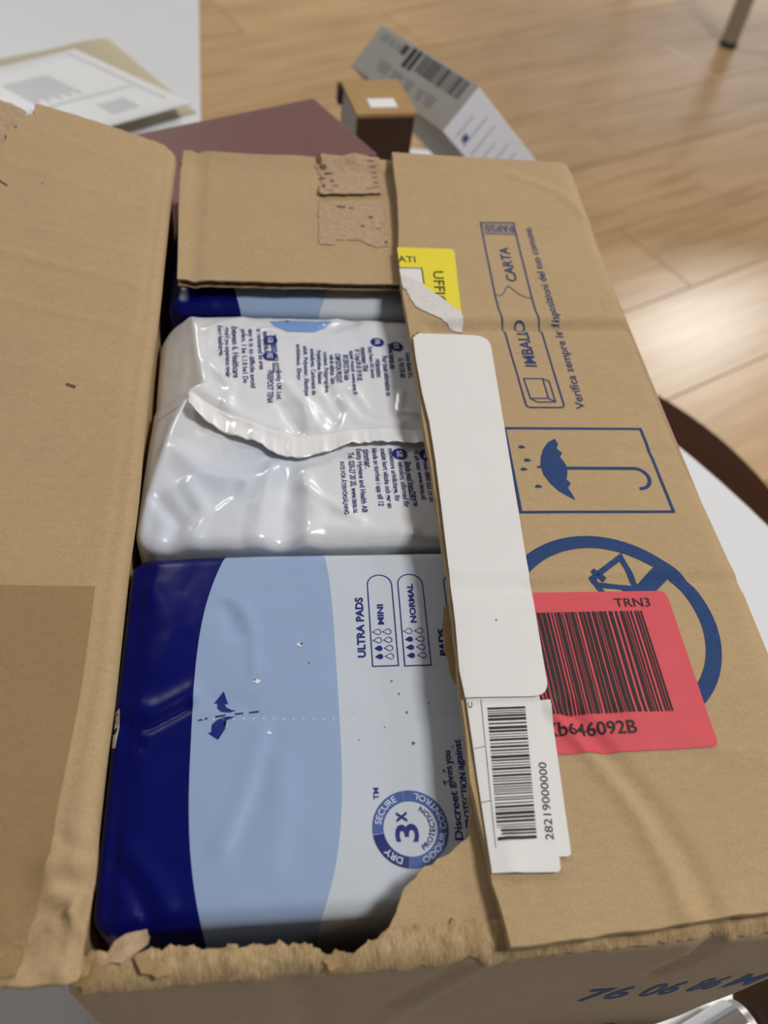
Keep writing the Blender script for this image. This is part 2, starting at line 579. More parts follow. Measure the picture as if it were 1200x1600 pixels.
plank_me.materials.append(M['wood'])
ang = math.radians(27.5); ca, sa = math.cos(ang), math.sin(ang)
rp = random.Random(3)
for j in range(-20, 30):
    shift = rp.uniform(0, PL)
    for i in range(-5, 7):
        s = i * PL + shift; q = j * PW
        x = 0.5 + s * ca - q * sa; y = 1.6 + s * sa + q * ca
        if -1.6 < x < 3.2 and -0.8 < y < 4.6:
            o = bpy.data.objects.new('plank', plank_me)
            COL.objects.link(o)
            o.parent = fl
            o.location = (x, y, -0.004); o.rotation_euler = (0, 0, ang)

# ------------------------------------------------------------------ tables and seats
TC = (-0.2365, 0.0595)
t = thing('round_table', (TC[0], TC[1], 0), 'round white table carrying the opened cardboard carton', 'table')
lathe('table_top', [(0.0, 0.398), (0.60, 0.398), (0.640, 0.404), (0.6495, 0.412), (0.65, 0.417), (0.6475, 0.420), (0.0, 0.420)],
      TC, M['white_top'], t, 160)
lathe('pedestal', [(0.0, 0.014), (0.03, 0.014), (0.03, 0.385), (0.10, 0.392), (0.10, 0.398), (0.0, 0.398)], TC, M['steel'], t, 48)
lathe('base', [(0.0, 0.0), (0.24, 0.0), (0.24, 0.006), (0.22, 0.012), (0.04, 0.016), (0.0, 0.016)], TC, M['steel'], t, 64)

DC = (0.217, 0.434)
t = thing('side_table', (DC[0], DC[1], 0), 'low dark brown round side table beyond the white table rim', 'side table')
lathe('table_top', [(0, 0.225), (0.293, 0.225), (0.30, 0.229), (0.30, 0.247), (0.298, 0.25), (0, 0.25)], DC, M['dark_wood'], t, 96)
lathe('pedestal', [(0, 0.014), (0.03, 0.014), (0.026, 0.225), (0, 0.225)], DC, M['dark_wood'], t, 32)
lathe('base', [(0, 0), (0.17, 0), (0.17, 0.01), (0.15, 0.016), (0, 0.016)], DC, M['dark_wood'], t, 48)

# rectangular white desk, top left
dk = thing('desk', (-0.45, 1.15, 0), 'white rectangular desk under the envelopes', 'desk')
e0 = Vector((-0.0622, 0.8712, 0)); ed = Vector((-0.0136, 0.2736, 0)).normalized(); en = Vector((-ed.y, ed.x, 0))
def dpt(a, b, z): 
    p = e0 + ed * a + en * b; return (p.x, p.y, z)
prism('desk_top', [dpt(-0.142, 0, 0.396), dpt(0.62, 0, 0.396), dpt(0.62, 1.0, 0.396), dpt(-0.142, 1.0, 0.396)], (0, 0, 0.024), M['white_top'], dk, 0.002)
for a, b in ((-0.10, 0.05), (0.57, 0.05), (-0.10, 0.95), (0.57, 0.95)):
    p = dpt(a, b, 0)
    rod('leg', p, (p[0], p[1], 0.396), 0.02, 0.02, M['steel'], dk)

# stool tucked behind the round table, carrying the small boxes
SC = (0.17, 0.775)
st = thing('stool', (SC[0], SC[1], 0), 'low white round stool behind the carton under the small boxes', 'stool')
lathe('seat', [(0, 0.338), (0.155, 0.338), (0.165, 0.344), (0.165, 0.356), (0.16, 0.36), (0, 0.36)], SC, M['white_top'], st, 64)
lathe('pedestal', [(0, 0.012), (0.02, 0.012), (0.02, 0.338), (0, 0.338)], SC, M['steel'], st, 32)
lathe('base', [(0, 0), (0.11, 0), (0.105, 0.01), (0.02, 0.016), (0, 0.016)], SC, M['steel'], st, 48)

# far table with grey tubular legs: one foot shows at the top right
ft = thing('far_table', (1.65, 2.65, 0), 'table on grey tubular metal legs standing across the room', 'table')
prism('table_top', [(1.10, 2.13, 0.71), (2.25, 2.13, 0.71), (2.25, 3.05, 0.71), (1.10, 3.05, 0.71)], (0, 0, 0.025), M['white_top'], ft, 0.003)
for i, (x, y, dx, dy) in enumerate(((1.185, 2.21, -0.012, 0.0), (2.17, 2.21, 0.012, 0), (1.185, 2.97, -0.012, 0), (2.17, 2.97, 0.012, 0))):
    rod('leg', (x, y, 0.012), (x + dx, y + dy, 0.71), 0.0215, 0.0215, M['steel'], ft)
    rod('foot_cap', (x, y, 0.0), (x, y, 0.014), 0.0225, 0.0225, M['rubber'], ft)

# ------------------------------------------------------------------ the carton
X0, X1, Y0, Y1, ZB = -50.0, 177.5, 46.6, 457.0, -190.0
carton = thing('cardboard_carton', (0.0635, 0.2535, TABLE), 'open torn kraft cardboard carton holding blue and white pad packages', 'carton')

def nz(x, y, s, k=0.0): return noise.noise(Vector((x / s, y / s, k)))
def segd(x, y, a, b):
    ax_, ay_ = a; bx, by = b
    dx, dy = bx - ax_, by - ay_
    tt = max(0, min(1, ((x - ax_) * dx + (y - ay_) * dy) / (dx * dx + dy * dy)))
    return math.hypot(x - ax_ - dx * tt, y - ay_ - dy * tt), tt
def ridge(x, y, pts, w, amp, fade=True):
    best = 1e9
    for i in range(len(pts) - 1):
        d, tt = segd(x, y, pts[i], pts[i + 1])
        if d < best: best = d
    if best > 3.5 * w: return 0.0
    return amp * math.exp(-(best / w) ** 2)
def fold(x, y, pts, w, amp):
    """sharp tent-shaped crease"""
    best = 1e9
    for i in range(len(pts) - 1):
        d, tt = segd(x, y, pts[i], pts[i + 1])
        if d < best: best = d
    q = max(0.0, 1 - best / w)
    return amp * (q * q * (3 - 2 * q) * 0.5 + q * 0.5)

# right flap surface: closed, lying flat, creased across
def z_right(x, y):
    z = 0.35 * nz(x, y, 60) + 0.12 * nz(x, y, 17, 3)
    z -= fold(x, y, [(78, 307.5), (180, 312)], 4.2, 2.3)
    z += fold(x, y, [(78, 313.5), (180, 319)], 6, 1.0)
    z -= fold(x, y, [(60, 163), (182, 166)], 4, 0.7)
    z += fold(x, y, [(60, 168), (182, 171)], 5, 0.4)
    z -= fold(x, y, [(148, 231), (182, 229)], 4, 0.5)
    z += fold(x, y, [(92, 117), (103, 98), (112, 80), (117, 62), (118, 50)], 4, 1.3)
    z -= fold(x, y, [(97, 117), (110, 97), (119, 80), (125, 62), (126, 50)], 5, 1.3)
    z += fold(x, y, [(118, 115), (146, 100), (175, 92)], 6, 0.6)
    z += fold(x, y, [(140, 440), (165, 425), (177, 400)], 5, 0.8)
    if y > 380: z += 2.6 * min(1, (y - 380) / 75)
    if x > 171: z -= 3.2 * ((x - 171) / 7.0) ** 2
    if y < 60 and x > 120: z += 0.8 * (60 - y) / 10
    return z
RF = flat(z_right)
edge_left = ragged([(66.2, 47.5), (64.0, 64), (62.3, 94), (63.7, 131), (65.6, 169), (66, 240), (66.4, 303), (66.2, 341), (69, 380), (71.2, 402), (72.8, 457)], 6, 0.25, 5)
out_r = edge_left + [(120, 456.5), (176, 456)] + [(178.2, 448), (177.4, 398), (174.6, 340), (173.2, 312), (173, 285), (172.6, 244), (173, 225), (175.4, 201), (178.4, 162), (178.2, 120), (178, 80), (177.6, 53)] + ragged([(177, 51.8), (143, 51.5), (115, 49.8), (94, 48.7), (66.2, 47.5)], 5, 0.3, 9)[:-1]
sheet('flap', out_r, RF, 4.0, 2.4, M['kraft'], carton, True, 'closed kraft flap printed with blue handling marks')

# far flap: liner, fluting, liner
def z_far(x, y):
    z = -5.0 + 0.25 * nz(x, y, 40, 7)
    z -= fold(x, y, [(-33, 335), (-35, 470)], 3, 1.6)
    if x < -34: z += 0.10 * (-34 - x)
    if y > 448: z += 4.0 * ((y - 448) / 8) - 1.5 * ((y - 448) / 8) ** 2
    z += fold(x, y, [(-45, 446), (75, 449)], 3, 0.5)
    return z
FF = flat(z_far)
out_f = [(-42.8, 455), (-43.6, 440), (-42.5, 400), (-40.6, 360), (-40.0, 343.8)] + ragged([(-36, 344.2), (10, 344.5), (66, 346)], 4, 0.3, 3) + [(84, 346), (84, 457.5)] + ragged([(84, 457.5), (20, 457), (-42.8, 456)], 8, 0.5, 11)[1:-1]
ff = sheet('flap', out_f, FF, 0.8, 4.0, M['kraft_x'], carton, True, 'folded kraft short flap with a torn patch')
sheet('liner', [(p[0] * 0.995, p[1] + 0.1) for p in out_f], FF, 0.8, 6.0, M['kraft_x'], ff, True, None, -3.4)
vs_, fs = [], []
k = 0; x = -39.0; nst = 0
while x < 84:
    ph = 2 * math.pi * x / 5.2
    for yy in (344.6 + 0.014 * (x + 36), 354.6):
        zz = z_far(x, yy) - 2.1 + 1.25 * math.sin(ph)
        vs_.append(mm(x, yy, zz))
    if nst: fs.append([2 * nst - 2, 2 * nst, 2 * nst + 1, 2 * nst - 1])
    nst += 1; x += 0.65
build('fluting', vs_, fs, M['flute'], ff, True)

# torn patches on the far flap
def patch(name, outline, seed, lift, step=2.2):
    def zf(x, y):
        e = min(segd(x, y, outline[i], outline[(i + 1) % len(outline)])[0] for i in range(0, len(outline), 3))
        return z_far(x, y) + 0.45 + lift(x, y) + 0.35 * nz(x, y, 5, seed)
    return sheet(name, outline, flat(zf), 0.5, step, M['torn'], carton, False, 'pinkish torn paper ply on the short flap')
up1 = ragged([(33, 460), (29.5, 450), (32.5, 438), (30.5, 424), (31.5, 420), (45, 421.5), (64.5, 424)], 2.2, 0.7, 21) + ragged([(65.5, 441), (65.8, 458), (52, 462), (44, 458), (33, 460)], 3, 0.8, 22)[:-1]
pt1 = patch('torn_patch', up1, 1, lambda x, y: max(0, 1.9 * (1 - (y - 420) / 14)) + (1.6 * math.exp(-((x - 52) / 4) ** 2 - ((y - 456) / 5) ** 2)))
up2 = ragged([(30, 415.5), (29.2, 400), (28.4, 384), (28.6, 376.6), (37, 376.2), (37.5, 381), (50, 381.4), (53.5, 377.5), (58.5, 375.5), (64.5, 377.2)], 2.2, 0.45, 23) + [(65.2, 390), (66, 414), (48, 416)]
pt2 = patch('torn_patch', up2, 2, lambda x, y: 0.0)
pr = Print()
rr = random.Random(4)
for (cx, cy, a, b) in ((31.6, 455.5, 2.0, 4.6), (33.4, 449, 2.8, 2.4), (36.6, 443.5, 2.4, 1.6), (33.0, 438.5, 2.2, 1.2), (38.2, 436, 1.6, 1.1), (33.2, 430, 1.2, 3.4), (39.5, 430.5, 2.2, 0.9), (36, 424.5, 2.2, 0.8),
                       (61.5, 455, 2.6, 0.7), (62, 450.5, 2.6, 0.7), (62, 446, 2.4, 0.7), (62.5, 441.5, 2.2, 0.7), (62.5, 436, 1.6, 0.9), (61.5, 431, 2.4, 0.7), (58, 428.5, 3.2, 0.6)):
    pts = []
    for k in range(9):
        t_ = 2 * math.pi * k / 9; q = rr.uniform(0.65, 1.2)
        pts.append((cx + a * q * math.cos(t_), cy + b * q * math.sin(t_)))
    pr.poly(pts)
def z_p1(x, y): return z_far(x, y) + 0.45 + max(0, 1.9 * (1 - (y - 420) / 14)) + (1.6 * math.exp(-((x - 52) / 4) ** 2 - ((y - 456) / 5) ** 2)) + 0.35 * nz(x, y, 5, 1)
pr.lay_each('tear_hole_shade', flat(z_p1), 0.12, M['torn_dark'], pt1, 2.0)  # flat dark blots painted for the shade inside the torn gaps
pr = Print()
for (cx, cy, a, b) in ((42, 411, 3.0, 1.0), (47, 410.5, 1.6, 0.8), (57, 402, 1.4, 0.9), (52, 394, 1.0, 1.0), (60, 392, 1.6, 0.6), (63, 380.5, 0.9, 1.5)):
    pts = []
    for k in range(8):
        t_ = 2 * math.pi * k / 8; q = rr.uniform(0.6, 1.2)
        pts.append((cx + a * q * math.cos(t_), cy + b * q * math.sin(t_)))
    pr.poly(pts)
pr.lay_each('tear_hole_shade', flat(lambda x, y: z_far(x, y) + 0.45 + 0.35 * nz(x, y, 5, 2)), 0.12, M['torn_dark'], pt2, 2.0)  # same painted gap shade on the second patch

# left flap with its rolled hinge: u = distance from the opening edge, v = along y
def left_surface(u, v, o):
    far = min(1, max(0, (v - 60) / 390.0))
    tilt = math.radians(-7 + 21 * far)
    bx = -46.6 + 1.2 * nz(v, 3, 60)
    if v < 95: bx += 0.9 * math.sin((95 - v) / 9.0) * min(1, (95 - v) / 20)
    # rolled hinge
    r = 5.0
    if u < 0:                                   # wall side, going down
        x = bx - 0.4 * (-u) ** 0.5; z = -5.0 + u
        return (x - (o if o < 0 else 0) * -0.0 + o * 0.9, v, z)
    a = min(u / r, 1.45)
    px = bx - r * (1 - math.cos(a)); pz = -5.0 + r * math.sin(a)
    nx, nzv = math.cos(a), math.sin(a)
    rest = u - r * 1.45
    if rest > 0:
        px -= rest * math.cos(tilt); pz += rest * math.sin(tilt) + 0.5 * min(1, rest / 6)
        nx, nzv = math.sin(tilt), math.cos(tilt)
        pz += 0.4 * nz(u, v, 45, 11) * min(1, rest / 12)
        pz -= fold(u, v, [(13, 52), (12.6, 85), (9.5, 130), (8.5, 300), (8.5, 450)], 1.8, 0.55)
        pz -= fold(u, v, [(6.9, 40), (6.9, 150), (6.3, 175)], 1.5, 0.9) * min(1, max(0, (175 - v) / 40))
        for yy, am in ((425, .3), (392, .35), (352, .3), (330, .55), (300, .5), (265, .25)):
            pz += fold(u, v, [(14, yy), (115, yy + 16)], 4, am)
    # crumpled near end
    k = max(0, 1 - (v - 47) / 44.0)
    if k > 0 and u > 0:
        kk = min(1, k * 1.7) * math.exp(-((u - 8) / 15) ** 2)
        pz += kk * (6.5 * (abs(nz(u, v, 9, 4)) - 0.2) + 4.0 * (abs(nz(u, v, 5, 8)) - 0.2)) - 2.5 * k * k
        pz -= fold(u, v, [(-2, 74), (7, 70), (12, 62), (22, 53)], 3, 3.2 * k) 
        pz += fold(u, v, [(2, 60), (11, 66), (16, 78)], 2.5, 2.6 * k)
        px += kk * 1.5 * nz(u, v, 8, 14)
    yv = v
    if u > 15: yv = v + (u - 15) * 0.06 * far - (u - 15) * 0.02 * (1 - far)
    return (px + nx * o, yv, pz + nzv * o)
out_l = [(0, 50)] + ragged([(0, 50), (4, 48), (10, 47.5), (22, 48), (60, 48), (114, 48)], 3, 0.5, 31)[1:-1] + [(114, 48)] + [(114, 250), (114, 372)] + \
    ragged([(114, 372), (102, 384), (93, 395), (88, 404), (85.5, 412), (84.5, 424), (81, 431), (80, 440), (76, 446), (75, 456)], 2.2, 1.2, 33)[1:] + \
    ragged([(75, 456), (60, 457), (30, 457), (9, 455), (4, 450), (0, 446)], 3, 0.35, 34)[1:]
lf = sheet('flap', out_l, left_surface, 4.0, 2.0, M['kraft'], carton, True, 'wide kraft flap folded open over the table')
# second torn ply beyond the corner of the open flap
ply = ragged([(114, 368), (100, 382), (90, 396), (84, 408), (82, 425), (78, 440), (80, 449), (88, 452), (114, 450)], 2.5, 0.9, 36)
sheet('torn_ply', ply, lambda u, v, o: left_surface(u, v, o - 1.8), 0.5, 3, M['torn'], lf, False)
# glued second layer
lay = [(12.5, 166.6), (40, 168), (113.5, 170), (113.5, 50), (18.5, 50), (15.2, 76), (13.6, 100), (12.9, 130)]
sheet('glued_layer', lay, left_surface, 0.7, 4.0, M['kraft_layer'], lf, True, 'darker glued board layer with the near-end light falloff painted in', 0.75)
pr = Print()
pr.poly([(30.5, 262.5), (34.3, 263.6), (34.6, 262.2), (30.8, 260.8)])
pr.poly([(62, 392), (63.2, 392.6), (62.6, 391.2)])
pr.poly([(77, 385), (83, 389), (82, 386.5), (77.5, 384)])
pr.lay_each('stain', left_surface, 0.12, M['torn_dark'], lf, 3)

# walls of the carton
def wall_left(u, v, o):          # u along y, v = z
    d = min(1, max(0, (-5 - v) / 25))
    x = -46.8 - 4.0 * d + 0.6 * nz(u, v, 50, 21)
    return (x + o, u, v)
sheet('wall', [(50.5, ZB + 0.3), (456, ZB + 0.3), (456, -6), (447, -6), (50.5, -8)], lambda u, v, o: wall_left(u, v, -4.0 - o), 3.6, 8, M['kraft'], carton)
def wall_right(u, v, o): return (X1 + o + 0.8 * nz(u, v, 60, 31) * min(1, -v / 30), u, v)
sheet('wall', [(50.5, ZB + 0.3), (456, ZB + 0.3), (456, -4.5), (50.5, -4.5)], wall_right, 3.6, 9, M['kraft_out'], carton)
def wall_far(u, v, o): return (u, Y1 + o, v)
sheet('wall', [(-49, ZB + 0.3), (176, ZB + 0.3), (176, -9), (-45, -9)], wall_far, 3.6, 9, M['kraft_out'], carton)
sheet('bottom', [(-46, 54), (174, 54), (174, 452), (-46, 452)], flat(lambda x, y: ZB + 3.8), 3.6, 30, M['kraft'], carton)

# front wall: bulged, dented, rolled over at the top
def wall_front(u, v, o):
    """u along x, v = z up to 0, then rolls inward for v > 0 (mm along the roll)"""
    y = Y0 - 1.5 * math.sin(max(0, min(1, (v - ZB) / -ZB)) * math.pi) + 0.8 * nz(u, v, 40, 41)
    y += fold(u, v, [(8, -12), (14, -60), (16, -150)], 9, 1.4)
    y -= fold(u, v, [(60, -8), (48, -50), (40, -120)], 8, 1.2)
    y += fold(u, v, [(56, -6), (42, -60)], 6, 1.4)
    y += fold(u, v, [(128, -3), (130, -22), (126, -50)], 5, 2.2)
    z = v; ny = -1.0; nzv = 0.0
    zt = -11.0
    if v > zt:
        r = 5.2; s = v - zt; a = min(s / r, 1.45)
        wob = 1.1 * nz(u, 9, 14, 2) + 0.7 * nz(u, 2, 5, 6)
        z = zt + r * math.sin(a) + wob * min(1, s / 5)
        y = y + r * (1 - math.cos(a)) + max(0, s - r * 1.45)
        ny, nzv = -math.cos(a), math.sin(a)
        if s > 4:
            z += 0.9 * nz(u, v, 3.5, 5) * min(1, (s - 4) / 4)
    x = u
    return (x, y + ny * o, z + nzv * o)
top_edge = ragged([(177, 0.0), (150, 0.5), (120, 0.0), (100, 0.5), (80, 0), (66, 1.0), (52, 1.0), (36, 1), (30, -1.5), (24, -4.5), (17, -5), (12, -1.5), (4, -0.8), (-14, -1.4), (-24, -0.4), (-38, -1.5), (-45, 1), (-48.5, -1)], 2.0, 0.8, 51)
fw = sheet('wall', [(-49, ZB + 0.3), (40, ZB + 0.3), (177, ZB + 0.3)] + top_edge, wall_front, 3.2, 3.4, M['kraft_out'], carton, True, 'front carton wall with blue printed numbers and torn top edge')
# torn fibre strip: the short flap ripped off along its fold
def fibre_surface(u, v, o):
    d = 0.45 + 0.55 * nz(u, v * 0.5, 5.0, 17) + 0.28 * nz(u * 1.2, v * 0.5, 1.6, 23)
    d -= fold(u, v, [(-38, 2), (-30, -6)], 2.2, 1.4) + fold(u, v, [(-27, 0), (-24, -9)], 1.6, 1.2) + fold(u, v, [(13, 0), (17, -11)], 2.4, 1.6) + fold(u, v, [(27, 0), (25, -7)], 0.9, .8) + fold(u, v, [(34, 2), (33, -4)], 0.9, .8) + fold(u, v, [(63, 0), (67, -9)], 2.0, 1.2) + fold(u, v, [(129, 0), (131, -10)], 2.2, 1.6)
    p = wall_front(u, v, o + max(0.12, d))
    return p
fo = ragged([(-47.5, -9.5), (-30, -10.5), (-12, -9.6), (10, -10.4), (16, -12.5), (19, -10), (40, -9.2), (58, -8.6), (66, -10.5), (80, -9), (105, -8.0), (128, -7.4), (132, -10), (136, -7.5), (160, -6.5), (177, -6)], 2.2, 0.8, 61) + \
     ragged([(177, 0.3), (120, 0.4), (80, 0.3), (66, 1.1), (52, 1.4), (36, 1.4), (30, -1.2), (24, -4.2), (17, -4.8), (12, -1.1), (4, -0.4), (-14, -0.9), (-24, 0.2), (-38, -1), (-45, 1.4), (-47.5, -1)], 1.5, 0.9, 62)
sheet('torn_edge', fo, fibre_surface, 0.5, 1.1, M['fibre'], carton, True, 'frayed light tan torn board edge')
for sd, ctr, rx, ry, tw in ((3, (-37, 55.5), 7.5, 3.0, 0.5), (5, (-29, 51.0), 5.0, 3.2, -0.6), (8, (-45.5, 49.5), 3.6, 3.2, 0.9), (9, (19, 48.6), 3.4, 2.4, 0.4)):
    ro = random.Random(sd)
    scrap = []
    for q_ in range(14):
        a_ = 2 * math.pi * q_ / 14; g_ = ro.uniform(0.75, 1.2)
        scrap.append((ctr[0] + rx * g_ * math.cos(a_) * math.cos(tw) - ry * g_ * math.sin(a_) * math.sin(tw), ctr[1] + rx * g_ * math.cos(a_) * math.sin(tw) + ry * g_ * math.sin(a_) * math.cos(tw)))
    sheet('torn_ply', scrap, flat(lambda x, y, c_=ctr, t_=tw, s_=sd: -5.2 - 0.25 * (y - c_[1]) + 0.35 * t_ * (x - c_[0]) + 1.6 * nz(x, y, 5, s_)), 0.7, 1.3, M['kraft_layer'] if sd != 3 else M['torn'], carton, True)
# blue numbers on the front
pr = Print()
def sl(x, z): return (x, z + 0.10 * (x - 110))
for body, xa, xb in (('76', 110, 127), ('06', 131.5, 145), ('86', 149.5, 160), ('M', 164, 174)):
    pr.text(body, sl(xa, -91), (xb - xa, 0.10 * (xb - xa)), (-0.2, 23.5), 0.02)
pr.lay('number_print', wall_front, 0.15, M['ink'], fw, 4.0)
pr = Print()
pr.poly([(141, -172), (150, -166), (153, -171), (147, -175)])
pr.lay('mark_print', wall_front, 0.15, M['ink'], fw, 4.0)
# the short flap that is left under the closed flap
def z_near(x, y):
    z = -5.2 + 0.5 * nz(x, y, 18, 71) + 0.3 * nz(x, y, 6, 72)
    z -= 2.0 * max(0, (66 - y) / 16) ** 2
    return z
nf = ragged([(72, 158), (66, 140), (64.5, 110), (62.5, 92), (61, 79.5), (56, 76.3), (51.4, 73.7), (46, 71), (41, 67), (38, 63.2), (36.4, 60), (33.8, 55.4)], 2.0, 0.5, 73) + [(33, 53), (80, 52.5), (172, 53.5), (172, 160)]
sheet('flap', nf, flat(z_near), 3.2, 3.2, M['kraft_x'], carton, True, 'remnant of the torn short flap')
# small ply corner peeking out beside the white label
sheet('torn_ply', ragged([(64, 160), (62, 152), (61.4, 142), (62.6, 131), (66, 122)], 2.5, 0.3, 75) + [(70, 122), (70, 160)], flat(lambda x, y: -4.7), 0.6, 3, M['kraft_layer'], carton)

# ---- printed marks on the closed flap
pr = Print()
# recycling panel
pr.stroke([(p[0], p[1]) for p in rounded([(112.2, 255.8), (129.2, 256.0), (129.6, 310), (129.9, 331), (132.6, 395), (114.4, 394), (111.6, 331), (111.6, 310)], [2, 2, 0, 0, 0, 0, 0, 0], 4)], 0.75, True)
pr.stroke([(115.0, 384.2), (132.3, 385.0)], 0.5)
pr.stroke([(111.6, 332.6), (114.4, 332.6), (116.5, 335), (118.2, 338.5), (119.6, 340.4), (121, 338.5), (124, 334), (127, 331.8), (129.8, 331.6)], 0.45)
pr.text('CARTA', (125.2, 344.2), (0.6, 29), (-5.4, 0), 0.015)
pr.text('IMBALLO', (122.4, 282), (0.4, 31.5), (-5.6, 0), 0.015)
pr.text('Verifica sempre le disposizioni del tuo comune.', (139.8, 255.2), (3.0, 136.5), (-5.4, 0.0), 0.008)
for q in ([(114.4, 274.0), (123.2, 274.2), (123.2, 261.6), (115.0, 261.4)], ):
    pr.stroke(q, 0.6, True)
pr.stroke([(123.2, 274.2), (125.8, 272.6), (125.9, 259.4), (117.6, 259.2), (115.0, 261.4)], 0.6)
pr.stroke([(123.2, 261.6), (125.9, 259.4)], 0.6)
pr.lay('recycling_panel_print', RF, 0.22, M['ink'], carton, 1.2)
pr = Print()
# keep-dry panel
pr.stroke([(100.2, 243.4), (160.2, 243.6), (160.9, 198.3), (98.5, 198.5)], 1.15, True)
canopy = [(120.6, 237.4), (117.2, 235.4), (114.4, 231.6), (112.4, 227), (111.4, 222.4), (111.6, 218), (113.2, 213.6), (116.2, 209), (121.8, 204.4)]
inner = [(121.0, 208.2), (120.2, 210.6), (122.0, 213.2), (120.6, 215.0), (121.6, 218.0), (122.0, 219.6), (122.2, 222.6), (121.6, 224.6), (120.6, 227.2), (122.0, 229.4), (120.2, 231.8), (121.4, 234.6)]
pr.poly(canopy + inner)
pr.stroke([(109.8, 221.9), (113, 221.9)], 1.0)
hook = [(120, 221.2), (150.5, 221.0)] + [(150.6 + 5.2 * math.sin(math.radians(a)), 215.6 + 5.4 * math.cos(math.radians(a))) for a in range(8, 186, 16)]
pr.stroke(hook, 1.45)
for dx, dy in ((105.2, 232.8), (106.2, 225.6), (103.8, 220.7), (108.0, 211.6)):
    pr.poly([(dx - 1.3, dy - .2), (dx - .5, dy + .75), (dx + .7, dy + .7), (dx + 1.9, dy - .4), (dx + .6, dy - .75), (dx - .6, dy - .8)])
pr.lay('keep_dry_print', RF, 0.22, M['ink'], carton, 1.2)
pr = Print()
# round prohibition mark
CC = (121.0, 147.0)
pr.ring(CC, 39.6, 34.0, 0, 360, 96)
dv = Vector((0.755, 0.655)); dn = Vector((-dv.y, dv.x))
pr.poly([tuple(Vector(CC) + dv * a + dn * b) for a, b in ((-34.3, -3.3), (34.6, -3.3), (34.6, 3.3), (-34.3, 3.3))])
tri = [(116.5, 162.6), (133.2, 177.2), (136.4, 160.4)]
pr.stroke([(119.4, 167.0), (132.8, 176.6), (135.3, 162.6), (120.6, 164.6)], 2.3, True)
pr.stroke([(120.0, 170.6), (124, 166.4)], 2.2)
pr.stroke([(121, 164), (122, 159)], 2.2); pr.stroke([(130, 163), (134, 158)], 2.2)
marks = pr.lay('prohibition_print', RF, 0.22, M['ink'], carton, 1.2)
pr = Print()
pr.poly([(115.2, 384.8), (132.4, 385.4), (132.8, 394.4), (114.8, 393.6)])
pr.lay('print_tint', RF, 0.06, M['ink_pale'], marks, 5)
pr = Print()
pr.text('PAP20', (131.4, 392.6), (-15.2, -0.6), (0.2, -5.6), 0.01)
pr.lay('printed_text', RF, 0.13, M['ink'], marks, 5)

# ---- stickers
def z_on(h): return flat(lambda x, y: z_right(x, y) + h)
# red barcode sticker
redo = rounded([(84, 161.6), (145.9, 161.0), (145.6, 101.0), (84, 100.8)], [1, 3.0, 3.0, 1], 5)
red = sheet('red_sticker', redo, z_on(0.36), 0.2, 1.5, M['red'], carton, True, 'red sticker with a black barcode')
pr = Print()
rb = random.Random(12)
x = 86.0
while x < 133.6:
    w = rb.choice((0.36, 0.45, 0.62, 0.9, 1.35)); g = rb.choice((0.42, 0.5, 0.7, 0.95))
    if x + w > 134.2: break
    pr.poly([(x, 114.0), (x + w, 114.0), (x + w, 152.7), (x, 152.7)])
    x += w + g
pr.text('TRN3', (124.8, 154.4), (13.4, 0), (0.1, 3.7), 0.0)
pr.text('Xb646092B', (88.0, 106.6), (31.6, 0.2), (0.1, 4.6), 0.012)
pr.lay('barcode_print', z_on(0.60), 0.0, M['black'], red, 1.1)
# yellow sticker, ripped, with its white paper core showing
yo = rounded([(67.2, 369.2), (96.6, 369.4), (92.6, 317.0)], [0, 2.6, 0], 5) + ragged([(92.6, 317.0), (90, 322), (86, 327), (81, 333), (75, 340), (70, 345), (66.6, 347)], 2.0, 0.5, 82)[1:]
ye = sheet('yellow_sticker', yo, z_on(0.32), 0.2, 3, M['yellow'], carton, True, 'torn yellow sticker with black lettering')
wo = ragged([(92.8, 318.5), (88, 325), (82, 332.5), (76.5, 338.6), (70, 345.4), (66.4, 346.6)], 2.0, 0.4, 83) + ragged([(66.6, 338), (68.6, 333), (69.2, 328), (71.5, 322), (76, 318.5), (82, 313), (87, 307.8), (90.6, 304.4), (92, 307), (92.8, 318.5)], 2.0, 0.5, 84)[:-1]
sheet('torn_paper', wo, z_on(0.45), 0.2, 2.6, M['paper_torn'], ye, True)
pr = Print(); pr.poly([(66.5, 351.6), (77.6, 352.0), (77.2, 339.6), (66.4, 345.6)])
pr.lay('white_field', z_on(0.36), 0.0, M['paper'], ye, 4)
pr = Print()
pr.text('ATI', (66.6, 356.6), (8.8, 0), (0, 5.2), 0.012)
pr.text('UFFICI', (83.0, 350), (-2.2, -28.0), (5.4, 0.2), 0.012)
pr.stroke([(66.6, 351.7), (77.7, 352.1), (77.4, 339.6)], 0.7)
co = (86.5, 326.6, 0)
pr.lay('sticker_print', z_on(0.40), 0.0, M['black'], ye, 4)
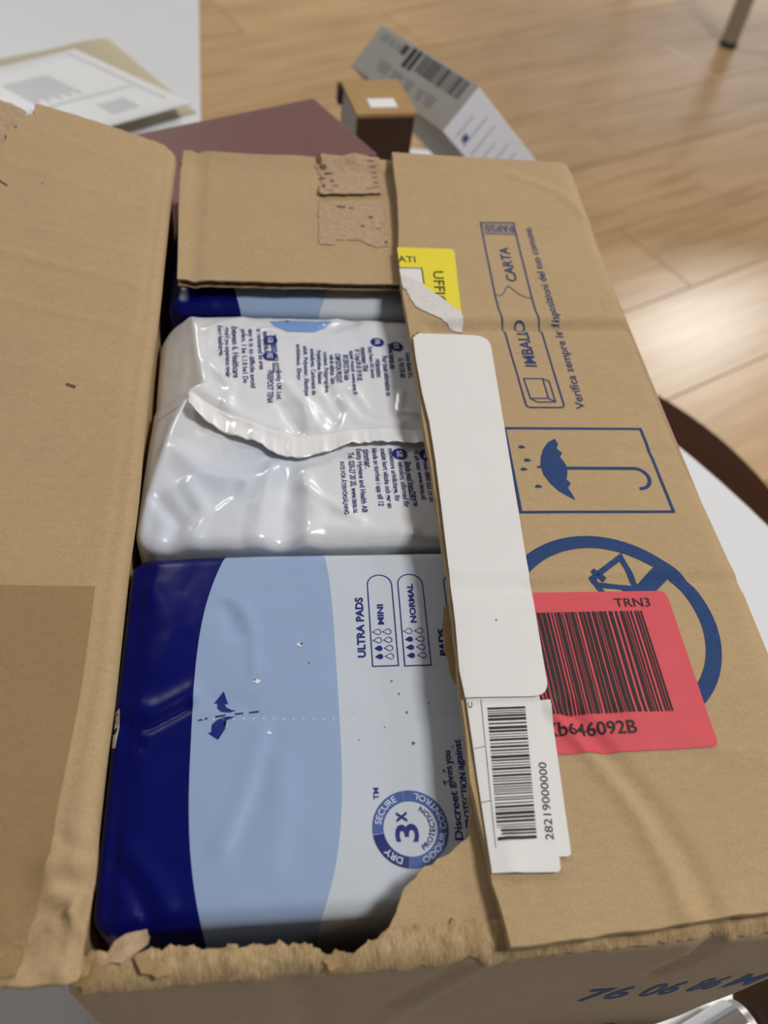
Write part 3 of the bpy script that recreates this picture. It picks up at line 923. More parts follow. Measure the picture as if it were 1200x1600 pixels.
# under label with barcode (two layers)
b2 = rounded([(66, 119), (92.4, 119), (88.4, 69.8), (72, 70.4)], [0, 0, 1.6, 1], 4)
sheet('paper_label', b2, z_on(0.98), 0.2, 2.0, M['paper'], carton, True, 'white paper label under the barcode label')
def z_bl(x, y):
    z = z_right(x, y) + 1.3
    if x < 68: z -= 0.10 * (68 - x) * (1 if y < 100 else 0.4)
    z += fold(x, y, [(69.5, 78), (70.5, 66)], 2.2, 0.6)
    return z
b1 = rounded([(64.6, 121.5), (89.2, 121.5), (84.2, 65.6), (64.0, 66.6), (64.2, 93)], [0, 0, 1.6, 0, 0], 4)
bl = sheet('barcode_label', b1, flat(z_bl), 0.2, 3, M['paper'], carton, True, 'white label with black barcode')
pr = Print()
rb = random.Random(5)
y = 75.4
while y < 117.0:
    w = rb.choice((0.28, 0.34, 0.5, 0.72, 0.95)); g = rb.choice((0.36, 0.42, 0.55, 0.7))
    xl = 67.2 + (y - 75.4) * 0.092; xr = 79.0 + (y - 75.4) * 0.112
    pr.poly([(xl, y), (xr, y), (xr, y + w), (xl, y + w)])
    y += w + g
pr.text('28219000000', (84.0, 74.6), (2.6, 23.5), (-2.5, 0.2), 0.006)
pr.text('C', (66.2, 117.2), (0.2, 2.0), (-1.5, 0.1), 0.01)
pr.stroke([(69.4, 120), (66.2, 73.5)], 0.18)
pr.stroke([(64.6, 103.6), (68.2, 104.2)], 0.18); pr.stroke([(64.2, 86.8), (67.2, 87.2)], 0.18)
pr.lay('barcode_print', flat(z_bl), 0.1, M['black'], bl, 5)
# large blank white label, half peeled, hanging past the flap edge
def z_wl(x, y):
    z = z_right(x, y) * 0.8 + 1.75
    if x < 71: z += 0.05 * (71 - x) - 0.012 * (71 - x) ** 2
    z -= fold(x, y, [(60, 163.5), (100, 164.5)], 4, 0.5)
    if y < 130: z += 0.5 * (130 - y) / 12
    return z
w1 = [(64.2, 121.0), (63.8, 131), (65.0, 148), (65.8, 169), (67.0, 200), (67.8, 224), (68.0, 245), (67.0, 262), (66.8, 285), (67.2, 298), (69.4, 301.2)] + \
     rounded([(69.5, 301.3), (103, 300.6), (92.3, 120.0), (64.2, 120.6)], [0, 8, 6, 0], 6)[1:]
sheet('blank_label', w1, flat(z_wl), 0.25, 4, M['paper'], carton, True, 'long blank white paper label')
pr = Print(); pr.poly([(68.0, 299.6), (69.4, 301.4), (70.6, 301.6), (69.2, 300.2)]); pr.poly([(66.0, 298.2), (67.8, 299.8), (68.0, 298.8)])
pr.poly([(79.2, 149.4), (79.8, 149.8), (79.6, 148.9)])
pr.lay_each('speck', flat(z_wl), 0.2, M['black'], carton, 5)

# ------------------------------------------------------------------ pad packages
def package(name, x0, x1, y0, y1, zb, zf, r, mat, label, corner=9.0, step=1.6, foot=None):
    """pillow-wrapped pack: top height field, rounded rim, upright sides"""
    cx, cy = (x0 + x1) / 2, (y0 + y1) / 2
    base = thing(name, mm(cx, cy, zb), label, 'package', 'pad packages packed in the carton')
    nx = int((x1 - x0) / step); ny = int((y1 - y0) / step)
    # rounded-rectangle grid: squeeze the corners
    def warp(x, y):
        dx = max(0, abs(x - cx) - ((x1 - x0) / 2 - corner)); dy = max(0, abs(y - cy) - ((y1 - y0) / 2 - corner))
        if dx > 0 and dy > 0:
            m = max(dx, dy); l = math.hypot(dx, dy); k = m / l
            sx = 1 if x > cx else -1; sy = 1 if y > cy else -1
            x = cx + sx * ((x1 - x0) / 2 - corner + dx * k); y = cy + sy * ((y1 - y0) / 2 - corner + dy * k)
        return x, y
    def edge(x, y):
        dx = (x1 - x0) / 2 - abs(x - cx); dy = (y1 - y0) / 2 - abs(y - cy)
        d = min(dx, dy)
        if dx < corner and dy < corner:
            d = corner - math.hypot(corner - dx, corner - dy)
        return max(0.0, d)
    def top(x, y, o=0.0):
        d = edge(x, y)
        drop = 0.0
        if d < r: drop = r - math.sqrt(max(0, r * r - (r - d) ** 2))
        return zf(x, y) - drop + o
    # non-uniform spacing near the rim
    def axis(a, b, n):
        L = [a + (b - a) * i / n for i in range(n + 1)]
        ext = [a + q for q in (0.15, 0.45, 0.9)] + [b - q for q in (0.15, 0.45, 0.9)]
        return sorted(L + ext)
    gx = axis(x0, x1, nx); gy = axis(y0, y1, ny)
    W, Hn = len(gx), len(gy)
    vs_ = []
    for yy in gy:
        for xx in gx:
            wx, wy = warp(xx, yy)
            vs_.append(mm(wx, wy, top(wx, wy)))
    fs = [[j * W + i, j * W + i + 1, (j + 1) * W + i + 1, (j + 1) * W + i] for j in range(Hn - 1) for i in range(W - 1)]
    rim = list(range(W)) + [j * W + W - 1 for j in range(1, Hn)] + [(Hn - 1) * W + i for i in range(W - 2, -1, -1)] + [j * W for j in range(Hn - 2, 0, -1)]
    prev = rim
    levels = 9
    for k in range(1, levels + 1):
        cur = []
        for idx, ri in enumerate(rim):
            vx, vy, vz = vs_[ri]
            zt = (vz - TOP) * 1000
            z = zt + (zb - zt) * k / levels
            px, py = vx * 1000, vy * 1000
            q = 0.7 * nz(px + py, z, 14, 5) * math.sin(math.pi * k / levels)
            sx = -1 if px < cx else 1
            cur.append(len(vs_)); vs_.append(mm(px - sx * abs(q) * 0.5, py - (1 if py > cy else -1) * abs(q) * 0.5, z))
        n = len(rim)
        for i in range(n):
            fs.append([prev[(i + 1) % n], prev[i], cur[i], cur[(i + 1) % n]])
        prev = cur
    fs.append(prev[::-1])
    o = build('wrapper', vs_, fs, mat, base, True)
    return base, (lambda u, v, oo: (u, v, top(u, v) + oo))

PB = -186.0 + 0.05
# --- near pack, printed front
def zn(x, y):
    z = -17.0 + 0.7 * nz(x, y, 40, 81) + 0.12 * nz(x, y, 12, 82)
    z -= 3.0 * max(0, (abs(x - 59) - 60) / 48) ** 2
    z -= 1.5 * max(0, (abs(y - 128) - 35) / 31) ** 2
    # dark side: tucked edge and pinches
    z -= fold(x, y, [(-44.8, 192), (-45.2, 130), (-44.6, 66)], 1.6, 1.5)
    z -= ridge(x, y, [(-50, 128), (-38, 124), (-25, 131)], 1.5, 1.9)
    z += 0.5 * (abs(nz(x, y, 13, 84)) - 0.2) * min(1, max(0, (-20 - x) / 8))
    z += ridge(x, y, [(-49, 133), (-36, 130), (-25, 136)], 3.0, 1.0)
    z -= ridge(x, y, [(-45, 124), (-40, 118)], 1.6, 1.2)
    z -= ridge(x, y, [(-44, 82), (-38, 75), (-33, 66)], 2.0, 1.3)
    z += ridge(x, y, [(-40, 83), (-33, 76), (-28, 68)], 3.0, 0.8)
    z += ridge(x, y, [(-41, 178), (-32, 160), (-37, 146)], 5, 0.9)
    # light blue field
    z += ridge(x, y, [(-7, 170), (-4, 158), (-3, 142)], 1.9, 0.55)
    z -= ridge(x, y, [(-13, 168), (-10, 158)], 3.4, 0.9)
    z += ridge(x, y, [(-12, 172), (-8, 166)], 2.4, 0.6)
    z += ridge(x, y, [(-1, 120), (-6, 102), (-13, 84)], 3.0, 0.55)
    z -= ridge(x, y, [(3, 116), (-2, 98), (-8, 82)], 3.0, 0.5)
    z += ridge(x, y, [(4, 112), (6, 95), (2, 78)], 4.0, 0.45)
    z -= ridge(x, y, [(-18, 133), (-6, 130)], 3.0, 0.5)
    z -= fold(x, y, [(-24, 126), (66, 122)], 1.2, 0.22)
    z -= fold(x, y, [(-6, 184), (24, 183)], 1.2, 0.2)
    return z
PX0, PX1 = -49.6, 168.0
def bands_for(name, cxm, cym, d, w):
    c = lambda a: a / 1000.0
    return film_bands(name, 0, 0, (c(d[0] - cxm), c(d[1]), c(d[2] - cym), c(d[3]), d[4]), (c(w[0] - cxm), c(w[1]), c(w[2] - cym), c(w[3]), w[4]))
ny0, ny1 = 62.5, 194.5
cxm = (PX0 + PX1) / 2
m1 = bands_for('near_pack_film', cxm, (ny0 + ny1) / 2, (-23.7, 9.0, 122, 70, 3.0), (25.0, -11.5, 140, 83, 4.0))
near, NS = package('pad_package', PX0, PX1, ny0, ny1, PB, zn, 5.0, m1, 'pad package with its blue and white lettered front up, beside the torn front edge', 7)
RU = ((0, 1), (-1, 0))         # lettering frame on the pack: right = +y, up = -x
pr = Print()
pr.text('ULTRA PADS', (35.8, 146.6), (0.6, 25.0), (-3.0, 0), 0.035)
pr.text('MINI', (43.4, 159.8), (0.3, 8.6), (-2.3, 0), 0.035)
pr.text('NORMAL', (55.5, 160.2), (0.4, 17.2), (-2.3, 0), 0.035)
pr.text('PADS', (65.2, 146.4), (0.4, 10.9), (-2.9, 0), 0.035)
pr.lay('printed_text', NS, 0.16, M['navy'], near, 3.0)
def pill(x0, x1, y0, y1, sh):
    r = (x1 - x0) / 2; c = (x0 + x1) / 2
    pts = [(x0, y0), (x1, y0), (x1 + sh, y1 - r)]
    for k in range(1, 12):
        a = math.pi * k / 12
        pts.append((c + sh + r * math.cos(a), y1 - r + r * math.sin(a)))
    pts.append((x0 + sh, y1 - r))
    pr.stroke(pts, 0.42, True)
def flush(name):
    global pr
    pr.lay(name, NS, 0.16, M['navy'], near, 3.0); pr = Print()
pr = Print()
def drop(x, y, full):
    pts = []
    for k in range(14):
        a = 2 * math.pi * k / 14
        rr_ = 1.12
        px = rr_ * math.cos(a); py = rr_ * math.sin(a)
        if px < 0: py *= (1 - (-px / rr_) ** 1.5); px *= 1.75
        pts.append((x + px + 0.3, y + py))
    if full: pr.poly(pts)
    else: pr.stroke(pts, 0.26, True)
pill(37.8, 47.0, 143.0, 181.8, 0.8)
for k, yy in enumerate((146.8, 150.1, 153.4, 156.8)):
    drop(40.5, yy, k < 2); drop(44.2, yy, False)
flush('gauge_print')
pill(49.2, 58.6, 142.7, 181.9, 1.0)
for k, yy in enumerate((146.8, 150.1, 153.4, 156.8)):
    drop(51.9, yy, k < 3); drop(55.9, yy, False)
flush('gauge_print')
pill(66.9, 76.2, 142.6, 181.9, 1.0)
flush('gauge_print')
pr.text('Discreet', (61.2, 81.8), (0.2, 15.4), (-2.6, 0), 0.016)
pr.text('gives', (61.5, 98.2), (0.0, 7.4), (-3.0, 0), 0.016)
pr.text('you', (61.7, 106.2), (0.1, 4.6), (-2.5, 0), 0.016)
pr.text('& PROTECTION', (64.8, 82.6), (0.3, 20.5), (-2.4, 0), 0.016)
pr.text('against', (65.5, 104.0), (0.3, 10.6), (-3.2, 0), 0.016)
flush('printed_text')
# round badge
BC = (45.0, 86.2)
def bring(P, a0, a1): P.ring(BC, 12.0, 8.5, a0, a1, 40)
# ring angles are measured from +x (away from the lettering's top)
bring(pr, 187, 262)                                  # dry
pr.text('3', (47.4, 82.0), (0.1, 5.6), (-7.4, 0.1), 0.02)
pr.text('x', (44.2, 88.2), (0.1, 3.4), (-3.4, 0), 0.02)
def arc_low(P, body, r, h, a0, a1, bold):            # lettering on the lower arc, tops inward
    P.arc(body, BC, r, h, a0, a1, RU, True, bold)
arc_low(pr, 'PROTECTION', 7.7, 1.7, 207, 330, 0.02)
pr.text('TM', (36.0, 95.8), (0.1, 3.8), (-1.8, 0), 0.02)
flush('badge_print')
# turning arrows and dashes
for a, b in (((-21.8, 125.4), (-18.6, 126.0)), ((-16.2, 126.3), (-12.8, 126.7)), ((-9.8, 126.9), (-7.0, 127.1)), ((-5.0, 127.2), (-1.8, 127.3))):
    pr.stroke([a, b], 0.55)
pr.poly([(-16.8, 131.2), (-13.6, 135.4), (-12.0, 130.6), (-13.2, 130.9), (-12.6, 129.6), (-11.0, 128.6), (-9.4, 128.2), (-11.6, 127.6), (-14.2, 128.0), (-15.6, 129.4), (-15.6, 131.2)])
pr.poly([(-9.4, 126.0), (-12.4, 126.2), (-15.4, 125.4), (-17.2, 123.6), (-17.3, 121.0), (-18.4, 120.8), (-15.0, 118.2), (-12.8, 121.8), (-14.2, 121.7), (-14.0, 123.4), (-12.4, 125.0)])
flush('arrow_print')
pr.ring(BC, 12.0, 8.5, 97, 186, 40)                   # secure
pr.ring(BC, 12.0, 8.5, -97, 96, 60)                   # odour control
pr.lay('badge_ring', NS, 0.15, M['mid_ink'], near, 3.0)
pr = Print()
pr.arc('DRY', BC, 9.3, 2.0, 160, 126, RU, False, 0.012)
pr.arc('SECURE', BC, 9.3, 2.0, 80, 22, RU, False, 0.012)
arc_low(pr, 'ODOUR CONTROL', 11.2, 1.9, 196, 348, 0.008)
pr.lay('badge_lettering', NS, 0.26, M['white_ink'], near, 3.0)
pr = Print()
for (cx, cy, a) in ((12.5, 152.2, 1.3), (-2.6, 138.4, 1.4), (1.5, 119.5, 0.9)):
    pr.poly([(cx - a, cy), (cx - 0.3 * a, cy + 0.7 * a), (cx + a * 1.1, cy + .2 * a), (cx + .3 * a, cy - .6 * a)])
pr.poly([(-49.2, 131), (-47.6, 131.6), (-47.2, 124), (-47.8, 118), (-49.2, 119)])
pr.lay_each('speck', NS, 0.2, M['speck'], near, 3.0)
pr = Print()
for k in range(26):
    x = -20 + k * 3.3; pr.ring((x, 125.8 - 0.05 * (x + 20)), 0.28, 0.0, 0, 360, 6)
pr.lay('perforation', NS, 0.2, M['speck'], near, 3.0)['kind'] = 'stuff'
pr = Print()
rs = random.Random(8)
for (cx, cy, a) in ((13.2, 152.6, .7), (15.5, 145, .4), (44, 137, .45), (46, 132, .35), (48, 125, .5), (49, 114, .7), (58, 104, .6), (57.6, 100.2, .8), (31, 116, .3), (40, 120, .25), (56, 128, .35), (62, 112, .4), (-3.2, 139, .5)):
    pr.poly([(cx + a * rs.uniform(.6, 1.2) * math.cos(q * 1.05), cy + a * rs.uniform(.6, 1.2) * math.sin(q * 1.05)) for q in range(6)])
pr.lay_each('speck', NS, 0.22, M['speck_dark'], near, 3.0)

# --- far pack under the short flap
def zfar_pack(x, y):
    z = -15.0 + 0.6 * nz(x, y, 35, 91)
    z -= 3.0 * max(0, (abs(x - 59) - 62) / 48) ** 2
    z += ridge(x, y, [(-38, 352), (-25, 346), (-15, 349)], 3, .8)
    z -= ridge(x, y, [(-20, 340), (60, 342)], 3, .8)
    return z
fy0, fy1 = 337.0, 449.5
m2 = bands_for('far_pack_film', cxm, (fy0 + fy1) / 2, (-17.5, 6.0, 372, 38, 2.0), (33.0, -8.5, 378, 43, 2.0))
farp, FS = package('pad_package', PX0 + 4, PX1, fy0, fy1, PB, zfar_pack, 6.0, m2, 'pad package mostly hidden under the short flap, only a blue strip showing', 8)
pr = Print()
pr.ring((53.5, 366), 11.8, 8.6, 180, 360, 40)
pr.lay('badge_ring', FS, 0.18, M['navy'], farp, 3.0)

# --- middle pack, back of the wrapper up
RIDGE = [(-36, 336), (-33, 330), (-29, 303), (-25.5, 284), (-31.5, 281), (-38, 260), (-43.5, 230), (-46.8, 210), (-47.5, 194)]
def ridge_x(y):
    pts = RIDGE
    for i in range(len(pts) - 1):
        if pts[i][1] >= y >= pts[i + 1][1]:
            t_ = (pts[i][1] - y) / (pts[i][1] - pts[i + 1][1])
            return pts[i][0] + (pts[i + 1][0] - pts[i][0]) * t_
    return pts[0][0] if y > pts[0][1] else pts[-1][0]
def zm(x, y):
    z = -15.5 + 0.9 * nz(x, y, 30, 101) + 0.35 * nz(x * 1.6, y, 11, 102)
    z -= 1.5 * max(0, (abs(y - 265) - 40) / 30) ** 2
    z -= 3.0 * max(0, (abs(x - 59) - 62) / 48) ** 2
    rx = ridge_x(y)
    if x < rx: z -= 0.72 * (rx - x)
    z += ridge(x, y, [(rx, y), (rx + .01, y)], 3.0, 0.7)
    # creases of the loose film
    z += ridge(x, y, [(-27, 281), (-8, 262), (8, 255)], 4.0, 1.5)
    z -= ridge(x, y, [(8, 272), (12, 262), (14, 256)], 3.0, 1.6)
    z += ridge(x, y, [(18, 276), (21, 264), (24, 257)], 2.2, 1.2)
    z -= ridge(x, y, [(25, 274), (30, 262)], 2.4, 1.2)
    z += ridge(x, y, [(35, 275), (42, 262), (58, 258)], 2.4, 0.9)
    z += ridge(x, y, [(62, 280), (60, 268), (70, 266)], 1.4, 1.0)
    z -= ridge(x, y, [(-20, 321), (5, 327), (24, 322), (44, 330)], 3.0, 1.2)
    z += ridge(x, y, [(-26, 322), (-10, 330)], 3, 1.0)
    # near half: stiff film, sharp-edged folds
    z += fold(x, y, [(6, 233), (-8, 226), (-25, 232), (-36, 246)], 9, 1.8)
    z -= fold(x, y, [(8, 195), (8.5, 212), (10, 230)], 8, 3.0)
    z += fold(x, y, [(16, 196), (20, 212), (16, 228)], 6, 1.4)
    z += fold(x, y, [(-3, 197), (-1, 214), (4, 230)], 6, 1.6)
    z += fold(x, y, [(16, 224), (28, 215), (38, 207)], 4, 1.2)
    z -= fold(x, y, [(-41, 220), (-33, 208), (-36, 197)], 5, 1.8)
    z += fold(x, y, [(-30, 226), (-23, 212), (-27, 198)], 5, 1.3)
    z -= fold(x, y, [(-10, 224), (-22, 212), (-27, 205)], 3, 0.9)
    z += fold(x, y, [(9, 196), (24, 204), (58, 202)], 5, 1.2)
    # stiff folds running from the print to the fin
    z += fold(x, y, [(10, 285), (18, 270), (20, 257)], 4, 1.2)
    z -= fold(x, y, [(28, 284), (33, 268), (30, 258)], 4, 1.2)
    z += fold(x, y, [(40, 282), (46, 268), (60, 261)], 3.5, 1.0)
    z += fold(x, y, [(-24, 300), (-14, 282), (-16, 268)], 4, 1.1)
    z += fold(x, y, [(36, 332), (24, 322), (10, 318), (-4, 326)], 4, 1.0)
    return z
midp, MS = package('pad_package', PX0 + 0.6, PX1, 196.8, 334.5, PB, zm, 4.0, M['film_back'], 'pad package in the middle lying back up, crinkled white film with fin seal', 9, 1.25)
# fin seal, folded towards the near side
ftop = [(-31, 277), (-24, 271), (-16.5, 265.5), (-9, 261), (-3, 258), (4, 255), (10.3, 253.4), (17, 252.8), (23.8, 253.6), (32, 255.4), (40.4, 257), (52, 257.6), (66, 256), (80, 256), (120, 257), (160, 258)]
fbot = [(-32, 268), (-28, 262.6), (-24, 258.6), (-17, 253.6), (-10.9, 250.2), (-5, 247.6), (-0.4, 245.4), (2.6, 241.4), (5.5, 239.2), (10, 237.8), (15.3, 237.8), (22, 239.8), (28.7, 242.8), (39.7, 246.6), (53.5, 247.4), (66, 246.8), (80, 246.6), (120, 247), (160, 248)]
def lerp_poly(P, x):
    for i in range(len(P) - 1):
        if P[i][0] <= x <= P[i + 1][0]:
            t_ = (x - P[i][0]) / (P[i + 1][0] - P[i][0]); return P[i][1] + (P[i + 1][1] - P[i][1]) * t_
    return P[0][1] if x < P[0][0] else P[-1][1]
vs_, fs = [], []
NV = 9; xs = [-31.5 + i * 1.1 for i in range(int(190 / 1.1))]
for i, x in enumerate(xs):
    yt, yb = lerp_poly(ftop, x), lerp_poly(fbot, x) + 0.7 * nz(x, 1, 3.0, 113)
    for layer in (0, 1):
        for j in range(NV):
            t_ = j / (NV - 1)
            y = yt + (yb - yt) * t_
            lift = 0.5 + 2.3 * t_ ** 1.2 + 2.0 * math.exp(-((x + 31) / 7) ** 2) + (1.5 * nz(x, 0, 6.5, 111) + 0.9 * nz(x, 3, 2.6, 112)) * (0.25 + t_)
            z = MS(x, y, 0)[2] + max(0.25, lift) - 0.22 * layer
            vs_.append(mm(x, y, z))
n = NV * 2
for i in range(len(xs) - 1):
    for j in range(NV - 1):
        a = i * n + j
        fs.append([a, a + 1, a + n + 1, a + n])
        b = a + NV
        fs.append([b, b + n, b + n + 1, b + 1])
    fs.append([i * n + NV - 1, i * n + n - 1, i * n + n + n - 1, i * n + n + NV - 1])
    fs.append([i * n, i * n + n, i * n + n + NV, i * n + NV])
fin = build('seal_fin', vs_, fs, M['film_fin'], midp, True, 'ragged white fin seal across the package')
# printed text of the back
pr = Print()
def col(x, ya, yb, body, h=2.6, lean=0.0):
    """a line of small print reading towards the near side (letter tops to +x)"""
    pr.text(body, (x, ya), (lean, yb - ya), (h, 0), 0.018)
U = [(-22.0, 324, 303, 'leg leakage.'), (-18.6, 324, 287.5, 'good if you experience regular'), (-14.8, 324.5, 288, 'between 6. Healthcare'), (-11.0, 323.5, 284.5, 'perfect. 1 be 1.1.8 be1 Do'),
     (-7.6, 323.5, 281.5, 'easy it is to difficile avoid'), (-3.8, 322.5, 293.5, 'är registered be area'), (-0.4, 320.5, 300, 'www.tena.co.uk'), (3.0, 318, 291.5, 'Tel 0800 953 0222')]
for x, a, b, s_ in U: col(x, a, b, s_, 3.1, 1.5)
U2 = [(5.6, 293, 275, 'Essity UK Ltd.'), (2.0, 293, 272.5, 'FREEPOST TENA'), (14.8, 312, 287, 'ambitieux. Elgor'), (18.0, 311, 276.5, 'adult. Polyester, Elastique'), (21.2, 309, 278, 'emballages. Carbonate de'), (24.2, 308, 285, 'Polyéthylène, Résines'),
      (27.2, 307, 280, 'contient. Polypropène,'), (30.2, 305, 285, 'voile de cellulose, Talon'), (33.2, 306, 285.5, 'COMPOSITION PRODUIT:'), (36.8, 305, 287.5, 'INFO SERVICES TENA Adulte'), (39.6, 308, 277, 'appel gratuit www.tena.fr'),
      (42.6, 309, 287, 'N° Cristal 09 69 39 99 82'), (45.6, 310.5, 293, 'consommateur TENA'), (48.6, 311, 289, 'Essity France SAS Service'), (51.8, 302, 289.5, 'réclamation:'), (55.2, 304.5, 278, 'Pour toute information ou'), (58.6, 314, 296, 'www.tena.es'),
      (62.8, 304, 290, 'Tel. 916 578 400.'), (66.2, 308, 290, 'Essity Spain S.L.'), (70.2, 311, 297, 'AUFTRAG'), (73.5, 312, 275, 'NICHT FÜR DEN WIEDERVERKAUF'), (77.0, 312, 282, 'Produkt: weitere Infos zu')]
for x, a, b, s_ in U2: col(x, a, b, s_, 2.75, -0.3)
L = [(31.0, 238, 209.5, 'INTE FÖR ÅTERFÖRSÄLJNING'), (34.8, 243, 210.0, 'Tel. 020-27 20 20, www.tena.nu.'), (38.2, 245, 211.0, 'Essity Hygiene and Health AB'), (41.6, 245, 234, 'timmar.'), (45.0, 245.5, 214, 'känsla av torrhet i upp till 12'), (48.6, 245.5, 213.0, 'snabbt bort vätska och ger en'),
     (52.0, 245.5, 216.5, 'medelstora urinläckage, för'), (55.4, 238, 213.5, 'teknologi, utformad för'), (58.8, 238, 214.5, 'Binda med InstaDRY™'), (63.0, 245, 218, 'gå på naar www.tena.nl'), (66.2, 243, 216.6, 'Bel gratis 0800 022 75 00'), (69.4, 237.0, 217, 'vragen of advies?'), (73.0, 237.0, 212.0, 'Essity Netherlands B.V.')]
for x, a, b, s_ in L: col(x, a, b, s_, 3.0, 0.2)
for (bx, by) in ((2.9, 314.2), (2.6, 303.0), (53.4, 314.6), (62.4, 312.2), (56.8, 242.4), (68.4, 242.2)):
    pr.ring((bx + 0.6, by), 3.3, 0.0, 0, 360, 26)
pr.lay('printed_text', MS, 0.2, M['navy'], midp, 3.0)
pr = Print()
for (bx, by), s_ in zip(((2.9, 314.2), (2.6, 303.0), (53.4, 314.6), (62.4, 312.2), (56.8, 242.4), (68.4, 242.2)), ('GB', 'IE', 'FR', 'ES', 'SE', 'NL')):
    pr.text(s_, (bx - 0.6, by + 1.9), (0, -3.8), (2.4, 0), 0.012)
pr.lay('badge_lettering', MS, 0.34, M['white_ink'], midp, 3.0)
M['pale_film_ink'] = plain('film_sky_blue_ink', (0.20, 0.36, 0.66), 0.25, 0.5)
pr = Print()
pr.poly([(3, 329.5), (12, 330), (33, 329.5), (30, 325.5), (24, 321.5), (17, 320), (11, 322), (6, 326)])
pr.lay('print_field', MS, 0.14, M['pale_film_ink'], midp, 2.0)
pr = Print()
pr.stroke([(-46.5, 272.0), (-36, 271.6)], 0.35)
pr.lay('seam', MS, 0.14, M['grey_ink'], midp, 2.0)

# ------------------------------------------------------------------ things behind the carton
def rect_box(name, A, a, b, la, lb, z0, z1, label, cat, mats, lid=None):
    A = Vector((A[0], A[1], 0)); a = Vector((*a, 0)).normalized(); b = Vector((-a.y, a.x, 0)) if b is None else Vector((*b, 0)).normalized()
    c = A + a * la / 2 + b * lb / 2
    t_ = thing(name, (c.x, c.y, z0), label, cat)
    def q(i, j, z): 
        p = A + a * i + b * j; return (p.x, p.y, z)
    return t_, q
# mauve gift-style box
bx, q = rect_box('mauve_box', (0.0368, 0.615), (-0.878, -0.479), (0.479, -0.878), 0.165, 0.083, TABLE, 0, 'glossy mauve flat-topped box right behind the carton', 'box', None)
prism('box_body', [q(0.002, 0.002, TABLE), q(0.163, 0.002, TABLE), q(0.163, 0.081, TABLE), q(0.002, 0.081, TABLE)], (0, 0, 0.128), M['mauve'], bx, 0.001)
prism('lid', [q(0, 0, TABLE + 0.120), q(0.165, 0, TABLE + 0.120), q(0.165, 0.083, TABLE + 0.120), q(0, 0.083, TABLE + 0.120)], (0, 0, 0.025), M['mauve'], bx, 0.0012)
# little brown box
SZ = 0.36
bx, q = rect_box('brown_box', (0.0734, 0.646), (0.985, 0.17), (-0.17, 0.985), 0.046, 0.052, SZ, 0, 'small brown cardboard box with a white sticker, behind the mauve box', 'box', None)
zt = TOP - 0.070
bt = prism('box_body', [q(0, 0, SZ + 0.0), q(0.046, 0, SZ), q(0.046, 0.052, SZ), q(0, 0.052, SZ)], (0, 0, zt - SZ - 0.003), M['box_brown'], bx, 0.0008)
prism('shaded_front_panel', [q(0.0005, -0.0012, SZ + 0.001), q(0.0455, -0.0012, SZ + 0.001), q(0.0455, 0, SZ + 0.001), q(0.0005, 0, SZ + 0.001)], (0, 0, zt - SZ - 0.004), M['box_dark'], bx)  # dark sheet paints the shade on the face turned from the light
prism('side_panel', [q(-0.0012, 0.0005, SZ + 0.001), q(0, 0.0005, SZ + 0.001), q(0, 0.046, SZ + 0.001), q(-0.0012, 0.046, SZ + 0.001)], (0, 0, zt - SZ - 0.004), M['box_grey'], bx)
prism('lid', [q(-0.0015, -0.0015, zt - 0.003), q(0.047, -0.0015, zt - 0.003), q(0.047, 0.054, zt - 0.003), q(-0.0015, 0.054, zt - 0.003)], (0, 0, 0.003), M['box_brown'], bx)
prism('sticker', [q(0.012, 0.008, zt), q(0.034, 0.008, zt), q(0.034, 0.022, zt), q(0.012, 0.022, zt)], (0, 0, 0.0004), M['speck'], bx)
prism('tab', [q(-0.004, 0.046, zt - 0.016), q(0.004, 0.046, zt - 0.016), q(0.004, 0.0545, zt - 0.016), q(-0.004, 0.0545, zt - 0.016)], (0, 0, 0.014), M['box_dark'], bx)
# leaning white box with barcode end
P0 = Vector((0.1416, 0.6522, TOP - 0.0832))
e1 = Vector((-0.38249, 0.91627, -0.11898)); e2 = Vector((0.61516, 0.34861, 0.70714)); e3 = Vector((0.68941, 0.19729, -0.69699))
LA, LB = 0.160, 0.0435
LC = (P0.z - SZ) / 0.69699 - 0.029
low = P0 + e3 * LC + e1 * LA
wb = thing('barcoded_box', tuple(P0 + e3 * LC + e1 * LA * 0.5), 'flat white box with a grey barcoded end, leaning behind the carton', 'box')
def w3(i, j, k): return P0 + e1 * i + e2 * j + e3 * k
prism('box_body', [w3(0.0006, 0.0006, 0.0008), w3(LA - 0.0006, 0.0006, 0.0008), w3(LA - 0.0006, LB - 0.0006, 0.0008), w3(0.0006, LB - 0.0006, 0.0008)], e3 * LC, M['box_white'], wb, 0.0006)
prism('end_panel', [w3(0, 0, 0), w3(LA, 0, 0), w3(LA, LB, 0), w3(0, LB, 0)], e3 * 0.0012, M['box_grey'], wb, 0.0004)
prism('lower_panel', [w3(0, 0, 0.002), w3(LA, 0, 0.002), w3(LA, 0, LC), w3(0, 0, LC)], e2 * 0.0008, M['box_grey'], wb)
